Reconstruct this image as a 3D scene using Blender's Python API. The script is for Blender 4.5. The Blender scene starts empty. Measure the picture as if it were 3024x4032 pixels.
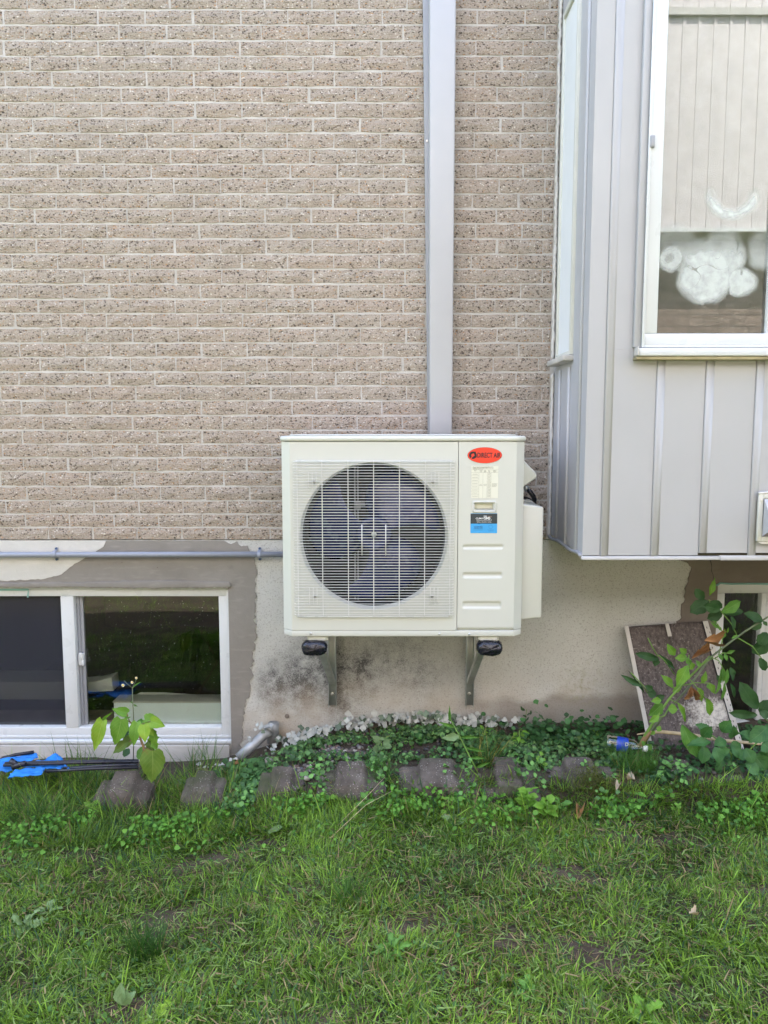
import bpy, bmesh, math, random
import numpy as np
from mathutils import Vector, Matrix, noise as mnoise

# ------------------------------------------------------------------ camera, sky, sun, exposure
scene = bpy.context.scene
COL = scene.collection
random.seed(7)
rng = np.random.default_rng(11)

FPX, TILT, EYE, CAMY = 3026.0, math.radians(6.0), 1.443, -3.716
cam_d = bpy.data.cameras.new('camera')
cam_d.sensor_fit = 'VERTICAL'
cam_d.sensor_height = 24.0
cam_d.lens = 24.0 * FPX / 4032.0
cam_d.clip_start = 0.05
cam_d.clip_end = 2000
cam = bpy.data.objects.new('camera', cam_d)
COL.objects.link(cam)
cam.location = (0, CAMY, EYE)
cam.rotation_euler = (math.radians(90) - TILT, 0, 0)
scene.camera = cam

SUN_EL, SUN_AZ = math.radians(57), math.radians(-14)      # the sun stands behind our house
world = bpy.data.worlds.new('World')
scene.world = world
world.use_nodes = True
wn = world.node_tree
bg = wn.nodes['Background']
sky = wn.nodes.new('ShaderNodeTexSky')
sky.sky_type = 'NISHITA'
sky.sun_disc = False
sky.sun_elevation = SUN_EL
sky.sun_rotation = SUN_AZ
sky.air_density = 1.0
sky.dust_density = 2.5
sky.ozone_density = 0.6
wn.links.new(sky.outputs[0], bg.inputs[0])
bg.inputs[1].default_value = 0.15
sun_d = bpy.data.lights.new('sun', 'SUN')
sun_d.energy = 3.3
sun_d.angle = math.radians(0.5)
sun_d.color = (1.0, 0.965, 0.915)
sun = bpy.data.objects.new('sun', sun_d)
COL.objects.link(sun)
sdir = Vector((math.sin(SUN_AZ) * math.cos(SUN_EL), math.cos(SUN_AZ) * math.cos(SUN_EL), math.sin(SUN_EL)))
sun.rotation_euler = (-sdir).to_track_quat('-Z', 'Y').to_euler()
sun.location = (0, 6, 12)
vs = scene.view_settings
vs.view_transform = 'Standard'
vs.look = 'None'
vs.gamma = 1.0
vs.use_curve_mapping = False
vs.exposure = 2.97
vs.use_white_balance = True
vs.white_balance_temperature = 6700
vs.white_balance_tint = 10
scene.render.engine = 'CYCLES'
scene.cycles.max_bounces = 8
scene.cycles.diffuse_bounces = 4
scene.cycles.transparent_max_bounces = 12

# ------------------------------------------------------------------ photo pixel -> point on a plane of the place
def ray(px, py):
    a = (px - 1512) / FPX
    b = (2016 - py) / FPX
    return Vector((a, math.cos(TILT) + b * math.sin(TILT), -math.sin(TILT) + b * math.cos(TILT)))
def P(px, py, Y):
    d = ray(px, py)
    s = (Y - CAMY) / d.y
    return Vector((d.x * s, Y, EYE + d.z * s))
def G(px, py, z):
    d = ray(px, py)
    s = (z - EYE) / d.z
    return Vector((d.x * s, CAMY + d.y * s, z))

# ------------------------------------------------------------------ objects
def wloc(o):
    v = Vector((0, 0, 0))
    while o is not None:
        v += o.location
        o = o.parent
    return v
def link(name, me, mat=None, parent=None):
    o = bpy.data.objects.new(name, me)
    COL.objects.link(o)
    if parent is not None:
        o.parent = parent
    if mat is not None and me is not None and len(me.materials) == 0:
        me.materials.append(mat)
    return o
def tag(o, label=None, cat=None, group=None, kind=None):
    if label: o['label'] = label
    if cat: o['category'] = cat
    if group: o['group'] = group
    if kind: o['kind'] = kind
    return o
def thing(name, label, cat, loc, group=None):
    o = bpy.data.objects.new(name, None)
    o.empty_display_size = 0.05
    COL.objects.link(o)
    o.location = loc
    return tag(o, label, cat, group)

class MB:
    def __init__(s):
        s.v = []; s.f = []
    def add(s, vs, fs):
        n = len(s.v)
        s.v += [Vector(v) for v in vs]
        s.f += [tuple(i + n for i in f) for f in fs]
        return s
    def box(s, x0, x1, y0, y1, z0, z1):
        return s.add([(x0,y0,z0),(x1,y0,z0),(x1,y1,z0),(x0,y1,z0),(x0,y0,z1),(x1,y0,z1),(x1,y1,z1),(x0,y1,z1)],
                     [(0,3,2,1),(4,5,6,7),(0,1,5,4),(1,2,6,5),(2,3,7,6),(3,0,4,7)])
    def prism_z(s, pts, z0, z1):            # plan polygon (x,y) counter-clockwise from above
        n = len(pts)
        return s.add([(x,y,z0) for x,y in pts] + [(x,y,z1) for x,y in pts],
                     [tuple(range(n-1,-1,-1)), tuple(range(n,2*n))] + [(i,(i+1)%n,n+(i+1)%n,n+i) for i in range(n)])
    def prism_y(s, pts, y0, y1):            # outline (x,z), y0 front
        n = len(pts)
        a = sum(pts[i][0]*pts[(i+1)%n][1]-pts[(i+1)%n][0]*pts[i][1] for i in range(n))
        if a < 0: pts = pts[::-1]
        return s.add([(x,y0,z) for x,z in pts] + [(x,y1,z) for x,z in pts],
                     [tuple(range(n)), tuple(range(2*n-1,n-1,-1))] + [(n+i,n+(i+1)%n,(i+1)%n,i) for i in range(n)])
    def prism_x(s, pts, x0, x1):            # outline (y,z)
        n = len(pts)
        return s.add([(x0,y,z) for y,z in pts] + [(x1,y,z) for y,z in pts],
                     [tuple(range(n-1,-1,-1)), tuple(range(n,2*n))] + [(i,(i+1)%n,n+(i+1)%n,n+i) for i in range(n)])
    def tube(s, path, r, n=8, caps=True):
        path = [Vector(p) for p in path]
        rr = r if isinstance(r, (list, tuple)) else [r] * len(path)
        base = len(s.v)
        up = None
        for i, p in enumerate(path):
            t = (path[min(i+1,len(path)-1)] - path[max(i-1,0)]).normalized()
            if up is None:
                up = Vector((0,0,1)) if abs(t.z) < 0.9 else Vector((0,1,0))
            a = t.cross(up).normalized(); b = a.cross(t).normalized(); up = b
            for k in range(n):
                an = 2*math.pi*k/n
                s.v.append(p + (a*math.cos(an) + b*math.sin(an)) * rr[i])
        for i in range(len(path)-1):
            for k in range(n):
                q = base+i*n
                s.f.append((q+k, q+(k+1)%n, q+n+(k+1)%n, q+n+k))
        if caps:
            s.f.append(tuple(base+k for k in range(n-1,-1,-1)))
            e = base+(len(path)-1)*n
            s.f.append(tuple(e+k for k in range(n)))
        return s
    def cyl(s, p0, p1, r, n=16):
        return s.tube([p0, p1], r, n)
    def lathe_y(s, cx, cz, prof, n=48, closed_end=False):      # prof: list of (radius, y), axis along y
        base = len(s.v)
        for r, y in prof:
            for k in range(n):
                an = 2*math.pi*k/n
                s.v.append(Vector((cx + r*math.cos(an), y, cz + r*math.sin(an))))
        for i in range(len(prof)-1):
            for k in range(n):
                q = base+i*n
                s.f.append((q+k, q+(k+1)%n, q+n+(k+1)%n, q+n+k))
        if closed_end:
            s.f.append(tuple(base+k for k in range(n)))
        return s
    def sheet(s, rows):                     # rows of points
        base = len(s.v); m = len(rows[0])
        for r in rows: s.v += [Vector(p) for p in r]
        for i in range(len(rows)-1):
            for j in range(m-1):
                q = base+i*m+j
                s.f.append((q, q+1, q+m+1, q+m))
        return s
    def build(s, name, mat=None, parent=None, bevel=0, seg=2, smooth=False, solid=0, kind=None, auto=None):
        off = wloc(parent) if parent is not None else Vector((0,0,0))
        me = bpy.data.meshes.new(name)
        me.from_pydata([v - off for v in s.v], [], s.f)
        if bevel or auto:
            bm = bmesh.new(); bm.from_mesh(me)
            bmesh.ops.recalc_face_normals(bm, faces=bm.faces)
            if bevel:
                es = [e for e in bm.edges if len(e.link_faces) == 2 and e.calc_face_angle(0) > 0.5]
                bmesh.ops.bevel(bm, geom=es, offset=bevel, segments=seg, affect='EDGES', profile=0.5, clamp_overlap=True)
            bm.to_mesh(me); bm.free()
        me.update()
        if smooth:
            me.polygons.foreach_set('use_smooth', [True]*len(me.polygons))
        if bevel and not smooth:
            me.polygons.foreach_set('use_smooth', [True]*len(me.polygons))
            me.set_sharp_from_angle(angle=math.radians(50))
        o = link(name, me, mat, parent)
        if solid:
            md = o.modifiers.new('thick', 'SOLIDIFY'); md.thickness = solid; md.offset = 0
        if kind: o['kind'] = kind
        return o

def np_mesh(name, verts, faces_flat, sizes, mat, cols=None, parent=None, kind='stuff'):
    me = bpy.data.meshes.new(name)
    me.vertices.add(len(verts)); me.vertices.foreach_set('co', np.asarray(verts, np.float32).ravel())
    me.loops.add(len(faces_flat)); me.loops.foreach_set('vertex_index', np.asarray(faces_flat, np.int32))
    st = np.concatenate([[0], np.cumsum(sizes)[:-1]]).astype(np.int32)
    me.polygons.add(len(sizes)); me.polygons.foreach_set('loop_start', st)
    me.update(calc_edges=True)
    if cols is not None:
        at = me.color_attributes.new('tint', 'FLOAT_COLOR', 'POINT')
        c4 = np.ones((len(verts), 4), np.float32); c4[:, :3] = cols
        at.data.foreach_set('color', c4.ravel())
    o = link(name, me, mat, parent)
    if kind: o['kind'] = kind
    return o

# ------------------------------------------------------------------ materials
def nmat(name, col=(0.5,0.5,0.5), rough=0.6, metal=0.0, spec=0.5):
    m = bpy.data.materials.new(name); m.use_nodes = True
    b = m.node_tree.nodes['Principled BSDF']
    b.inputs['Base Color'].default_value = (*col, 1)
    b.inputs['Roughness'].default_value = rough
    b.inputs['Metallic'].default_value = metal
    b.inputs['Specular IOR Level'].default_value = spec
    return m, m.node_tree, b
class NB:                                   # small node builder
    def __init__(s, nt): s.nt = nt; s._p = None
    def n(s, t, **kw):
        x = s.nt.nodes.new(t)
        for k, v in kw.items():
            if k.startswith('_'): setattr(x, k[1:], v)
            else:
                key = int(k[1:]) if k[0] == 'i' and k[1:].isdigit() else k.replace('__', ' ')
                s.set(x.inputs[key], v)
        return x
    def set(s, inp, v):
        if hasattr(v, 'is_output'): s.nt.links.new(v, inp)
        elif isinstance(v, (tuple, list)) and len(v) == 3 and inp.type == 'RGBA': inp.default_value = (*v, 1)
        else: inp.default_value = v
    def pos(s):
        if s._p is None: s._p = s.nt.nodes.new('ShaderNodeNewGeometry').outputs['Position']
        return s._p
    def obj(s): return s.nt.nodes.new('ShaderNodeTexCoord').outputs['Object']
    def noise(s, scale, detail=3, vec=None, rough=0.5, dist=0.0):
        x = s.n('ShaderNodeTexNoise', Scale=scale, Detail=detail, Roughness=rough, Distortion=dist)
        s.nt.links.new(vec if vec is not None else s.pos(), x.inputs['Vector'])
        return x.outputs['Fac']
    def vor(s, scale, vec=None, feature='F1'):
        x = s.n('ShaderNodeTexVoronoi', _feature=feature, Scale=scale)
        s.nt.links.new(vec if vec is not None else s.pos(), x.inputs['Vector'])
        return x
    def map(s, v, a, b, c=0.0, d=1.0):
        x = s.n('ShaderNodeMapRange', i0=v, i1=a, i2=b, i3=c, i4=d)
        return x.outputs[0]
    def math(s, op, a, b=0.5, clamp=False):
        x = s.n('ShaderNodeMath', _operation=op, _use_clamp=clamp, i0=a, i1=b)
        return x.outputs[0]
    def mix(s, f, a, b):
        x = s.n('ShaderNodeMix', _data_type='RGBA', i0=f)
        s.set(x.inputs[6], a); s.set(x.inputs[7], b)
        return x.outputs[2]
    def bump(s, h, strength=0.5, dist=0.005):
        return s.n('ShaderNodeBump', Height=h, Strength=strength, Distance=dist).outputs[0]
    def stretch(s, v, sc):
        x = s.n('ShaderNodeMapping', Scale=sc); s.nt.links.new(v, x.inputs[0]); return x.outputs[0]
    def sep(s, v):
        x = s.n('ShaderNodeSeparateXYZ', i0=v); return x.outputs
    def rnd(s): return s.nt.nodes.new('ShaderNodeObjectInfo').outputs['Random']

def paint(name, col, rough=0.45, metal=0.0, var=0.06, nscale=6, bscale=90, bstr=0.05, dirt=0.0, dirtcol=(0.12,0.10,0.08), spec=0.5):
    m, nt, b = nmat(name, col, rough, metal, spec)
    q = NB(nt)
    f = q.noise(nscale, 4)
    lo = tuple(c*(1-var) for c in col); hi = tuple(min(1, c*(1+var)) for c in col)
    c = q.mix(q.map(f, 0.3, 0.7), lo, hi)
    if dirt:
        g = q.map(q.noise(nscale*5, 6, rough=0.7), 0.62, 0.8, 0, dirt)
        c = q.mix(g, c, dirtcol)
    q.set(b.inputs['Base Color'], c)
    if var >= 0.02: q.set(b.inputs['Roughness'], q.map(q.noise(nscale*3, 3), 0.3, 0.7, max(0.03, rough-0.08), rough+0.1))
    if bstr: q.set(b.inputs['Normal'], q.bump(q.noise(bscale, 3), bstr, 0.002))
    return m

def mat_brick():
    m, nt, b = nmat('split_brick', rough=0.95, spec=0.2)
    q = NB(nt)
    rot = q.n('ShaderNodeMapping', Rotation=(0, 0.5, 0), Scale=(1.0, 1.0, 1.35)); nt.links.new(q.pos(), rot.inputs[0])
    wob = q.n('ShaderNodeTexNoise', Scale=60.0, Detail=2.0); nt.links.new(rot.outputs[0], wob.inputs['Vector'])
    dv = q.n('ShaderNodeVectorMath', _operation='MULTIPLY_ADD', i0=wob.outputs['Color'], i1=(0.012,)*3, i2=rot.outputs[0])
    v1 = q.vor(100, dv.outputs[0]); v2 = q.vor(55, dv.outputs[0]); v3 = q.vor(190, dv.outputs[0])
    tone = q.mix(q.map(q.noise(7, 4), 0.3, 0.7), (0.291,0.238,0.190), (0.398,0.338,0.280))
    tone = q.mix(q.map(q.rnd(), 0, 1, 0, 0.9), tone, (0.361,0.283,0.226))
    tone = q.mix(q.map(q.noise(1.3, 5, rough=0.6), 0.45, 0.75, 0, 0.35), tone, (0.246,0.215,0.182))
    tone = q.mix(q.map(q.noise(140, 4), 0.35, 0.7, 0, 0.65), tone, (0.492,0.443,0.385))
    def specks(c, v, ch, th, col, d0, d1, amt):
        s = q.nt.nodes.new('ShaderNodeSeparateColor'); nt.links.new(v.outputs['Color'], s.inputs[0])
        k = q.math('MULTIPLY', q.map(s.outputs[ch], th, th+0.02), q.map(v.outputs['Distance'], d0, d1, amt, 0))
        return q.mix(k, c, col), k
    c, k1 = specks(tone, v1, 0, 0.70, (0.094,0.072,0.057), 0.25, 0.55, 0.9)
    c, _ = specks(c, v1, 1, 0.90, (0.42,0.225,0.095), 0.25, 0.5, 0.8)
    c, _ = specks(c, v1, 2, 0.88, (0.66,0.61,0.54), 0.25, 0.5, 0.9)
    c, k2 = specks(c, v2, 0, 0.90, (0.066,0.051,0.045), 0.2, 0.42, 0.9)
    c, _ = specks(c, v3, 0, 0.78, (0.15,0.115,0.09), 0.2, 0.6, 0.8)
    q.set(b.inputs['Base Color'], c)
    h = q.math('SUBTRACT', q.math('ADD', q.noise(150, 5, rough=0.7), q.math('MULTIPLY', v1.outputs['Distance'], 0.5)), q.math('MULTIPLY', q.math('ADD', k1, k2), 0.5))
    q.set(b.inputs['Normal'], q.bump(h, 0.75, 0.006))
    return m

def mat_mortar():
    m, nt, b = nmat('mortar', rough=0.95, spec=0.2)
    q = NB(nt)
    c = q.mix(q.map(q.noise(9, 5), 0.3, 0.7), (0.430,0.405,0.372), (0.550,0.525,0.492))
    c = q.mix(q.map(q.noise(160, 3), 0.55, 0.8, 0, 0.5), c, (0.30,0.27,0.23))
    q.set(b.inputs['Base Color'], c)
    q.set(b.inputs['Normal'], q.bump(q.noise(220, 4), 0.5, 0.003))
    return m

def blob(q, p, r, sx=1.0, sz=1.0):           # soft spot on the wall round point p
    d = q.n('ShaderNodeVectorMath', _operation='SUBTRACT', i0=q.pos(), i1=tuple(p))
    e = q.n('ShaderNodeVectorMath', _operation='MULTIPLY', i0=d.outputs[0], i1=(1/sx, 0.2, 1/sz))
    l = q.n('ShaderNodeVectorMath', _operation='LENGTH', i0=e.outputs[0])
    return q.map(l.outputs['Value'], 0, r, 1, 0)

def mat_stucco():
    m, nt, b = nmat('stucco', rough=0.95, spec=0.2)
    q = NB(nt)
    c = q.mix(q.map(q.noise(3.5, 5), 0.3, 0.7), (0.515,0.512,0.478), (0.600,0.596,0.566))
    fine = q.noise(130, 5, rough=0.7)
    pit = q.map(fine, 0.545, 0.62)
    c = q.mix(q.math('MULTIPLY', pit, 0.50), c, (0.22,0.20,0.17))
    # mould low on the wall under the left half of the unit
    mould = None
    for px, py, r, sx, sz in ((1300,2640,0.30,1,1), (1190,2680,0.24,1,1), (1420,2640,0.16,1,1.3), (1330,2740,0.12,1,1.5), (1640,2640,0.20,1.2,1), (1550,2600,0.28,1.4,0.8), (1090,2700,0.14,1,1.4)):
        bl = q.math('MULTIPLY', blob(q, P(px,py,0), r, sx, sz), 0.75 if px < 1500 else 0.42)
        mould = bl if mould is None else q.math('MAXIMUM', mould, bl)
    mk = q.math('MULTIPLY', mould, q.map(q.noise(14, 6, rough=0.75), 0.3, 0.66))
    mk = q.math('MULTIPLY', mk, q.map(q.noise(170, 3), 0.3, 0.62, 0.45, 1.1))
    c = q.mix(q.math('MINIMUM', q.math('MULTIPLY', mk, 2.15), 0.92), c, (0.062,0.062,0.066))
    # ochre and damp band near the soil
    z = q.sep(q.pos())[2]
    wav = q.math('ADD', z, q.math('MULTIPLY', q.noise(4.5, 5), 0.16))
    c = q.mix(q.math('MULTIPLY', q.map(wav, 0.36, 0.20), q.map(q.noise(7, 4), 0.35, 0.65, 0.0, 0.5)), c, (0.36,0.295,0.215))
    damp = q.math('MULTIPLY', q.map(wav, 0.22, 0.18), q.map(q.sep(q.pos())[0], 0.30, 0.62))
    c = q.mix(q.math('MULTIPLY', damp, 0.6), c, (0.20,0.17,0.14))
    c = q.mix(q.math('MULTIPLY', blob(q, P(1100,2900,0), 0.15, 1, 1), 0.6), c, (0.40,0.27,0.14))
    c = q.mix(q.math('MULTIPLY', blob(q, P(2300,2700,0), 0.16, 1, 1), q.map(q.noise(40, 4), 0.45, 0.7, 0, 0.6)), c, (0.30,0.29,0.14))
    q.set(b.inputs['Base Color'], c)
    q.set(b.inputs['Normal'], q.bump(q.math('ADD', fine, q.math('MULTIPLY', q.noise(420, 2), 0.4)), 0.8, 0.006))
    return m

def mat_cement(name, a, bcol, streak=0.35):
    m, nt, b = nmat(name, rough=0.9, spec=0.25)
    q = NB(nt)
    st = q.stretch(q.pos(), (3, 3, 14))
    c = q.mix(q.map(q.noise(2.2, 6, rough=0.65), 0.3, 0.72), a, bcol)
    c = q.mix(q.map(q.noise(4, 5, st), 0.55, 0.8, 0, streak), c, tuple(min(1, v*1.35) for v in bcol))
    c = q.mix(q.map(q.noise(11, 6, rough=0.75), 0.6, 0.8, 0, 0.45), c, tuple(v*0.6 for v in a))
    q.set(b.inputs['Base Color'], c)
    q.set(b.inputs['Normal'], q.bump(q.math('ADD', q.noise(30, 5), q.math('MULTIPLY', q.noise(160, 3), 0.5)), 0.5, 0.004))
    return m

def mat_glass(name, tint=(0.9,0.95,0.93), refl=1.0, rough=0.0):
    m = bpy.data.materials.new(name); m.use_nodes = True
    nt = m.node_tree; nt.nodes.clear(); q = NB(nt)
    fr = q.n('ShaderNodeFresnel', IOR=1.52).outputs[0]
    f = q.math('MULTIPLY', fr, refl, True)
    tr = q.n('ShaderNodeBsdfTransparent', Color=tint)
    gl = q.n('ShaderNodeBsdfGlossy', Color=(1,1,1), Roughness=rough)
    mx = q.n('ShaderNodeMixShader', i0=f, i1=tr.outputs[0], i2=gl.outputs[0])
    out = q.n('ShaderNodeOutputMaterial', i0=mx.outputs[0])
    return m

def mat_leaf(name, a, bcol, vein=(0.3,0.45,0.12), rough=0.5, transl=0.3, spots=0.0, vscale=7.0):
    m = bpy.data.materials.new(name); m.use_nodes = True
    nt = m.node_tree; q = NB(nt); b = nt.nodes['Principled BSDF']
    out = nt.nodes['Material Output']
    uv = nt.nodes.new('ShaderNodeUVMap').outputs[0]
    su = q.sep(uv)
    au = q.math('ABSOLUTE', q.math('SUBTRACT', su[0], 0.5))
    mid = q.map(au, 0.008, 0.03, 1, 0)
    fr = q.math('FRACT', q.math('SUBTRACT', q.math('MULTIPLY', su[1], vscale), q.math('MULTIPLY', au, vscale*0.75)))
    side = q.math('MULTIPLY', q.map(q.math('ABSOLUTE', q.math('SUBTRACT', fr, 0.5)), 0.02, 0.10, 1, 0), 0.55)
    v = q.math('MAXIMUM', mid, side)
    c = q.mix(q.map(q.noise(28, 4), 0.3, 0.7), a, bcol)
    c = q.mix(q.map(q.rnd(), 0, 1, 0, 0.35), c, tuple(x*0.72 for x in a))
    if spots: c = q.mix(q.map(q.noise(22, 5, rough=0.7), 0.58, 0.72, 0, spots), c, (0.20,0.085,0.02))
    c = q.mix(q.math('MULTIPLY', v, 0.5), c, vein)
    q.set(b.inputs['Base Color'], c); b.inputs['Roughness'].default_value = rough
    b.inputs['Specular IOR Level'].default_value = 0.35
    q.set(b.inputs['Normal'], q.bump(q.math('SUBTRACT', 1.0, v), 0.35, 0.002))
    t = q.n('ShaderNodeBsdfTranslucent', Color=c)
    mx = q.n('ShaderNodeMixShader', i0=transl, i1=b.outputs[0], i2=t.outputs[0])
    nt.links.new(mx.outputs[0], out.inputs[0])
    return m

def mat_tint(name, rough=0.55, transl=0.3, spec=0.35):           # colour comes from the per-blade 'tint'
    m = bpy.data.materials.new(name); m.use_nodes = True
    nt = m.node_tree; q = NB(nt); b = nt.nodes['Principled BSDF']; out = nt.nodes['Material Output']
    a = nt.nodes.new('ShaderNodeAttribute'); a.attribute_name = 'tint'
    nt.links.new(a.outputs['Color'], b.inputs['Base Color']); b.inputs['Roughness'].default_value = rough
    b.inputs['Specular IOR Level'].default_value = spec
    t = q.n('ShaderNodeBsdfTranslucent', Color=a.outputs['Color'])
    mx = q.n('ShaderNodeMixShader', i0=transl, i1=b.outputs[0], i2=t.outputs[0])
    nt.links.new(mx.outputs[0], out.inputs[0])
    return m

def mat_soil():
    m, nt, b = nmat('soil', rough=0.95, spec=0.2)
    q = NB(nt)
    c = q.mix(q.map(q.noise(6, 6), 0.3, 0.7), (0.050,0.038,0.028), (0.100,0.076,0.056))
    c = q.mix(q.map(q.noise(120, 4), 0.6, 0.75, 0, 0.7), c, (0.17,0.135,0.10))
    far = q.map(q.sep(q.pos())[1], -3.6, -5.0)
    far2 = q.map(q.math('ABSOLUTE', q.sep(q.pos())[0]), 3.2, 4.5)
    c = q.mix(q.math('MAXIMUM', far, far2), c, q.mix(q.noise(3, 5), (0.045,0.085,0.018), (0.085,0.135,0.035)))
    q.set(b.inputs['Base Color'], c)
    q.set(b.inputs['Normal'], q.bump(q.noise(90, 6, rough=0.7), 0.8, 0.012))
    return m

def mat_block():
    m, nt, b = nmat('weathered_concrete', rough=0.9, spec=0.3)
    q = NB(nt)
    c = q.mix(q.map(q.noise(12, 6), 0.3, 0.7), (0.060,0.050,0.041), (0.160,0.137,0.115))
    c = q.mix(q.math('MULTIPLY', q.map(q.rnd(), 0, 1), 0.5), c, (0.075,0.058,0.045))
    c = q.mix(q.map(q.noise(45, 5, rough=0.75), 0.52, 0.72, 0, 0.75), c, (0.035,0.028,0.022))
    v = q.vor(170)
    s = nt.nodes.new('ShaderNodeSeparateColor'); nt.links.new(v.outputs['Color'], s.inputs[0])
    k = q.math('MULTIPLY', q.map(s.outputs[0], 0.80, 0.83), q.map(v.outputs['Distance'], 0.15, 0.4, 0.9, 0))
    k = q.math('MULTIPLY', k, q.map(q.noise(9, 3), 0.35, 0.6))
    c = q.mix(k, c, (0.5,0.47,0.43))
    c = q.mix(q.map(q.noise(5, 5), 0.52, 0.66, 0, 0.7), c, (0.045,0.060,0.022))
    q.set(b.inputs['Base Color'], c)
    q.set(b.inputs['Normal'], q.bump(q.math('ADD', q.noise(130, 5, rough=0.7), q.noise(30, 3)), 0.55, 0.006))
    return m

def mat_soffit_dirty():
    m, nt, b = nmat('dirty_white_metal', rough=0.7, spec=0.3)
    q = NB(nt)
    ob = q.obj()
    su = q.sep(ob)
    rag = q.math('ADD', q.noise(70, 5, rough=0.7), q.math('MULTIPLY', q.noise(7, 4), 0.9))
    bandm = q.math('MULTIPLY', q.map(su[2], 0.10, 0.15), q.map(su[2], 0.22, 0.30, 1, 0))
    bandm = q.math('MULTIPLY', bandm, q.map(su[0], -0.10, 0.02, 0.35, 1.0))
    k = q.map(q.math('SUBTRACT', q.math('ADD', rag, 0.20), q.math('MULTIPLY', bandm, 0.52)), 0.58, 0.92)
    strk = q.noise(26, 5, q.stretch(ob, (3.0, 3.0, 0.5)), rough=0.7)
    dirt = q.mix(q.map(strk, 0.35, 0.68), (0.058,0.046,0.043), (0.165,0.136,0.126))
    dirt = q.mix(q.map(q.noise(120, 4), 0.60, 0.72, 0, 0.55), dirt, (0.40,0.36,0.33))
    c = q.mix(k, (0.66,0.62,0.56), dirt)
    # punched slots
    br = q.n('ShaderNodeTexBrick', _offset=0.5, Scale=1.0, Mortar__Size=0.006, Brick__Width=0.022, Row__Height=0.016, Mortar__Smooth=0.4)
    mp = q.n('ShaderNodeCombineXYZ', i0=su[0], i1=su[2]); nt.links.new(mp.outputs[0], br.inputs['Vector'])
    slot = q.math('SUBTRACT', 1.0, br.outputs['Fac'])
    q.set(b.inputs['Base Color'], c)
    q.set(b.inputs['Normal'], q.bump(q.math('ADD', q.math('MULTIPLY', slot, 0.5), q.noise(110, 4)), 0.5, 0.004))
    return m

M = {}
M['brick'] = mat_brick(); M['mortar'] = mat_mortar(); M['stucco'] = mat_stucco()
M['cement'] = mat_cement('trowelled_cement', (0.201,0.184,0.164), (0.287,0.269,0.244))
M['cement_brown'] = mat_cement('brown_cement', (0.152,0.127,0.107), (0.217,0.187,0.160))
M['white_coat'] = mat_cement('white_parge_paint', (0.492,0.480,0.443), (0.590,0.574,0.541), 0.2)
M['caulk'] = paint('caulk', (0.590,0.574,0.533), 0.6, var=0.12, nscale=25, bscale=70, bstr=0.5, dirt=0.5)
M['siding'] = paint('grey_siding_metal', (0.398,0.400,0.412), 0.42, var=0.03, nscale=2.5, bscale=25, bstr=0.03, dirt=0.04)
M['siding_trim'] = paint('grey_trim_metal', (0.435,0.426,0.410), 0.4, var=0.05, nscale=6, dirt=0.25)
M['vinyl'] = paint('white_vinyl', (0.590,0.611,0.619), 0.32, var=0.025, nscale=5, bstr=0.02, dirt=0.06)
M['old_vinyl'] = paint('aged_white_vinyl', (0.574,0.574,0.517), 0.45, var=0.06, nscale=8, dirt=0.35)
M['wood_edge'] = paint('weathered_sill_wood', (0.30,0.26,0.15), 0.8, var=0.3, nscale=12)
M['tapegreen'] = paint('green_tape', (0.20,0.40,0.36), 0.6, var=0.1)
M['cover_grey'] = paint('light_grey_cover', (0.430,0.430,0.447), 0.4, var=0.02, bstr=0.02)
M['cover_base'] = paint('grey_cover_base', (0.295,0.303,0.328), 0.45, var=0.04, bstr=0.02)
M['ac'] = paint('ivory_enamel', (0.541,0.551,0.507), 0.30, var=0.0, nscale=1.5, bstr=0)
M['ac_plastic'] = paint('ivory_plastic', (0.525,0.529,0.488), 0.38, var=0.015, bstr=0.03)
M['wire'] = paint('white_coated_wire', (0.640,0.640,0.615), 0.3, var=0.02, bstr=0)
M['bracket_grey'] = paint('grey_bracket_metal', (0.30,0.31,0.34), 0.45, 0.3, bstr=0.02)  # plain mid-grey metal of the fan motor bracket
M['fins'] = paint('dark_coil_fins', (0.014,0.012,0.014), 0.5, 0.3, bstr=0)
M['fan'] = paint('navy_fan_plastic', (0.010,0.016,0.072), 0.22, var=0.1, bstr=0.02)
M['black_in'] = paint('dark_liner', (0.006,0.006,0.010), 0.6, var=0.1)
M['galv'] = paint('galvanised_steel', (0.52,0.55,0.53), 0.38, 0.75, var=0.14, nscale=22, bscale=60, bstr=0.05, dirt=0.15)
M['galv_dull'] = paint('dull_galvanised', (0.36,0.37,0.37), 0.5, 0.5, var=0.3, nscale=14, bscale=60, bstr=0.12, dirt=0.5, dirtcol=(0.20,0.15,0.11))
M['bracket'] = paint('zinc_bracket', (0.385,0.418,0.398), 0.42, 0.45, var=0.1, nscale=14, bstr=0.04, dirt=0.15)
M['tape'] = paint('black_vinyl_tape', (0.010,0.010,0.018), 0.22, var=0.2, nscale=30, bscale=60, bstr=0.5)
M['pipe'] = paint('grey_pvc', (0.254,0.275,0.328), 0.38, var=0.05, nscale=3, bstr=0.03, dirt=0.08)
M['blue_clip'] = paint('dark_blue_screw', (0.03,0.07,0.16), 0.4)
M['screw'] = paint('zinc_screw', (0.62,0.62,0.58), 0.3, 0.7)
M['red'] = paint('red_badge', (0.80,0.045,0.020), 0.35, var=0.02, bstr=0)
M['ink'] = paint('black_ink', (0.012,0.010,0.018), 0.4, bstr=0)
M['greyink'] = paint('faded_ink', (0.16,0.16,0.14), 0.6, bstr=0)
M['paper'] = paint('label_paper', (0.656,0.656,0.558), 0.5, var=0.02, bstr=0)
M['sticker_dark'] = paint('sticker_charcoal', (0.028,0.038,0.048), 0.35, bstr=0)
M['sticker_blue'] = paint('sticker_blue', (0.037,0.328,0.681), 0.35, bstr=0)
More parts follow.
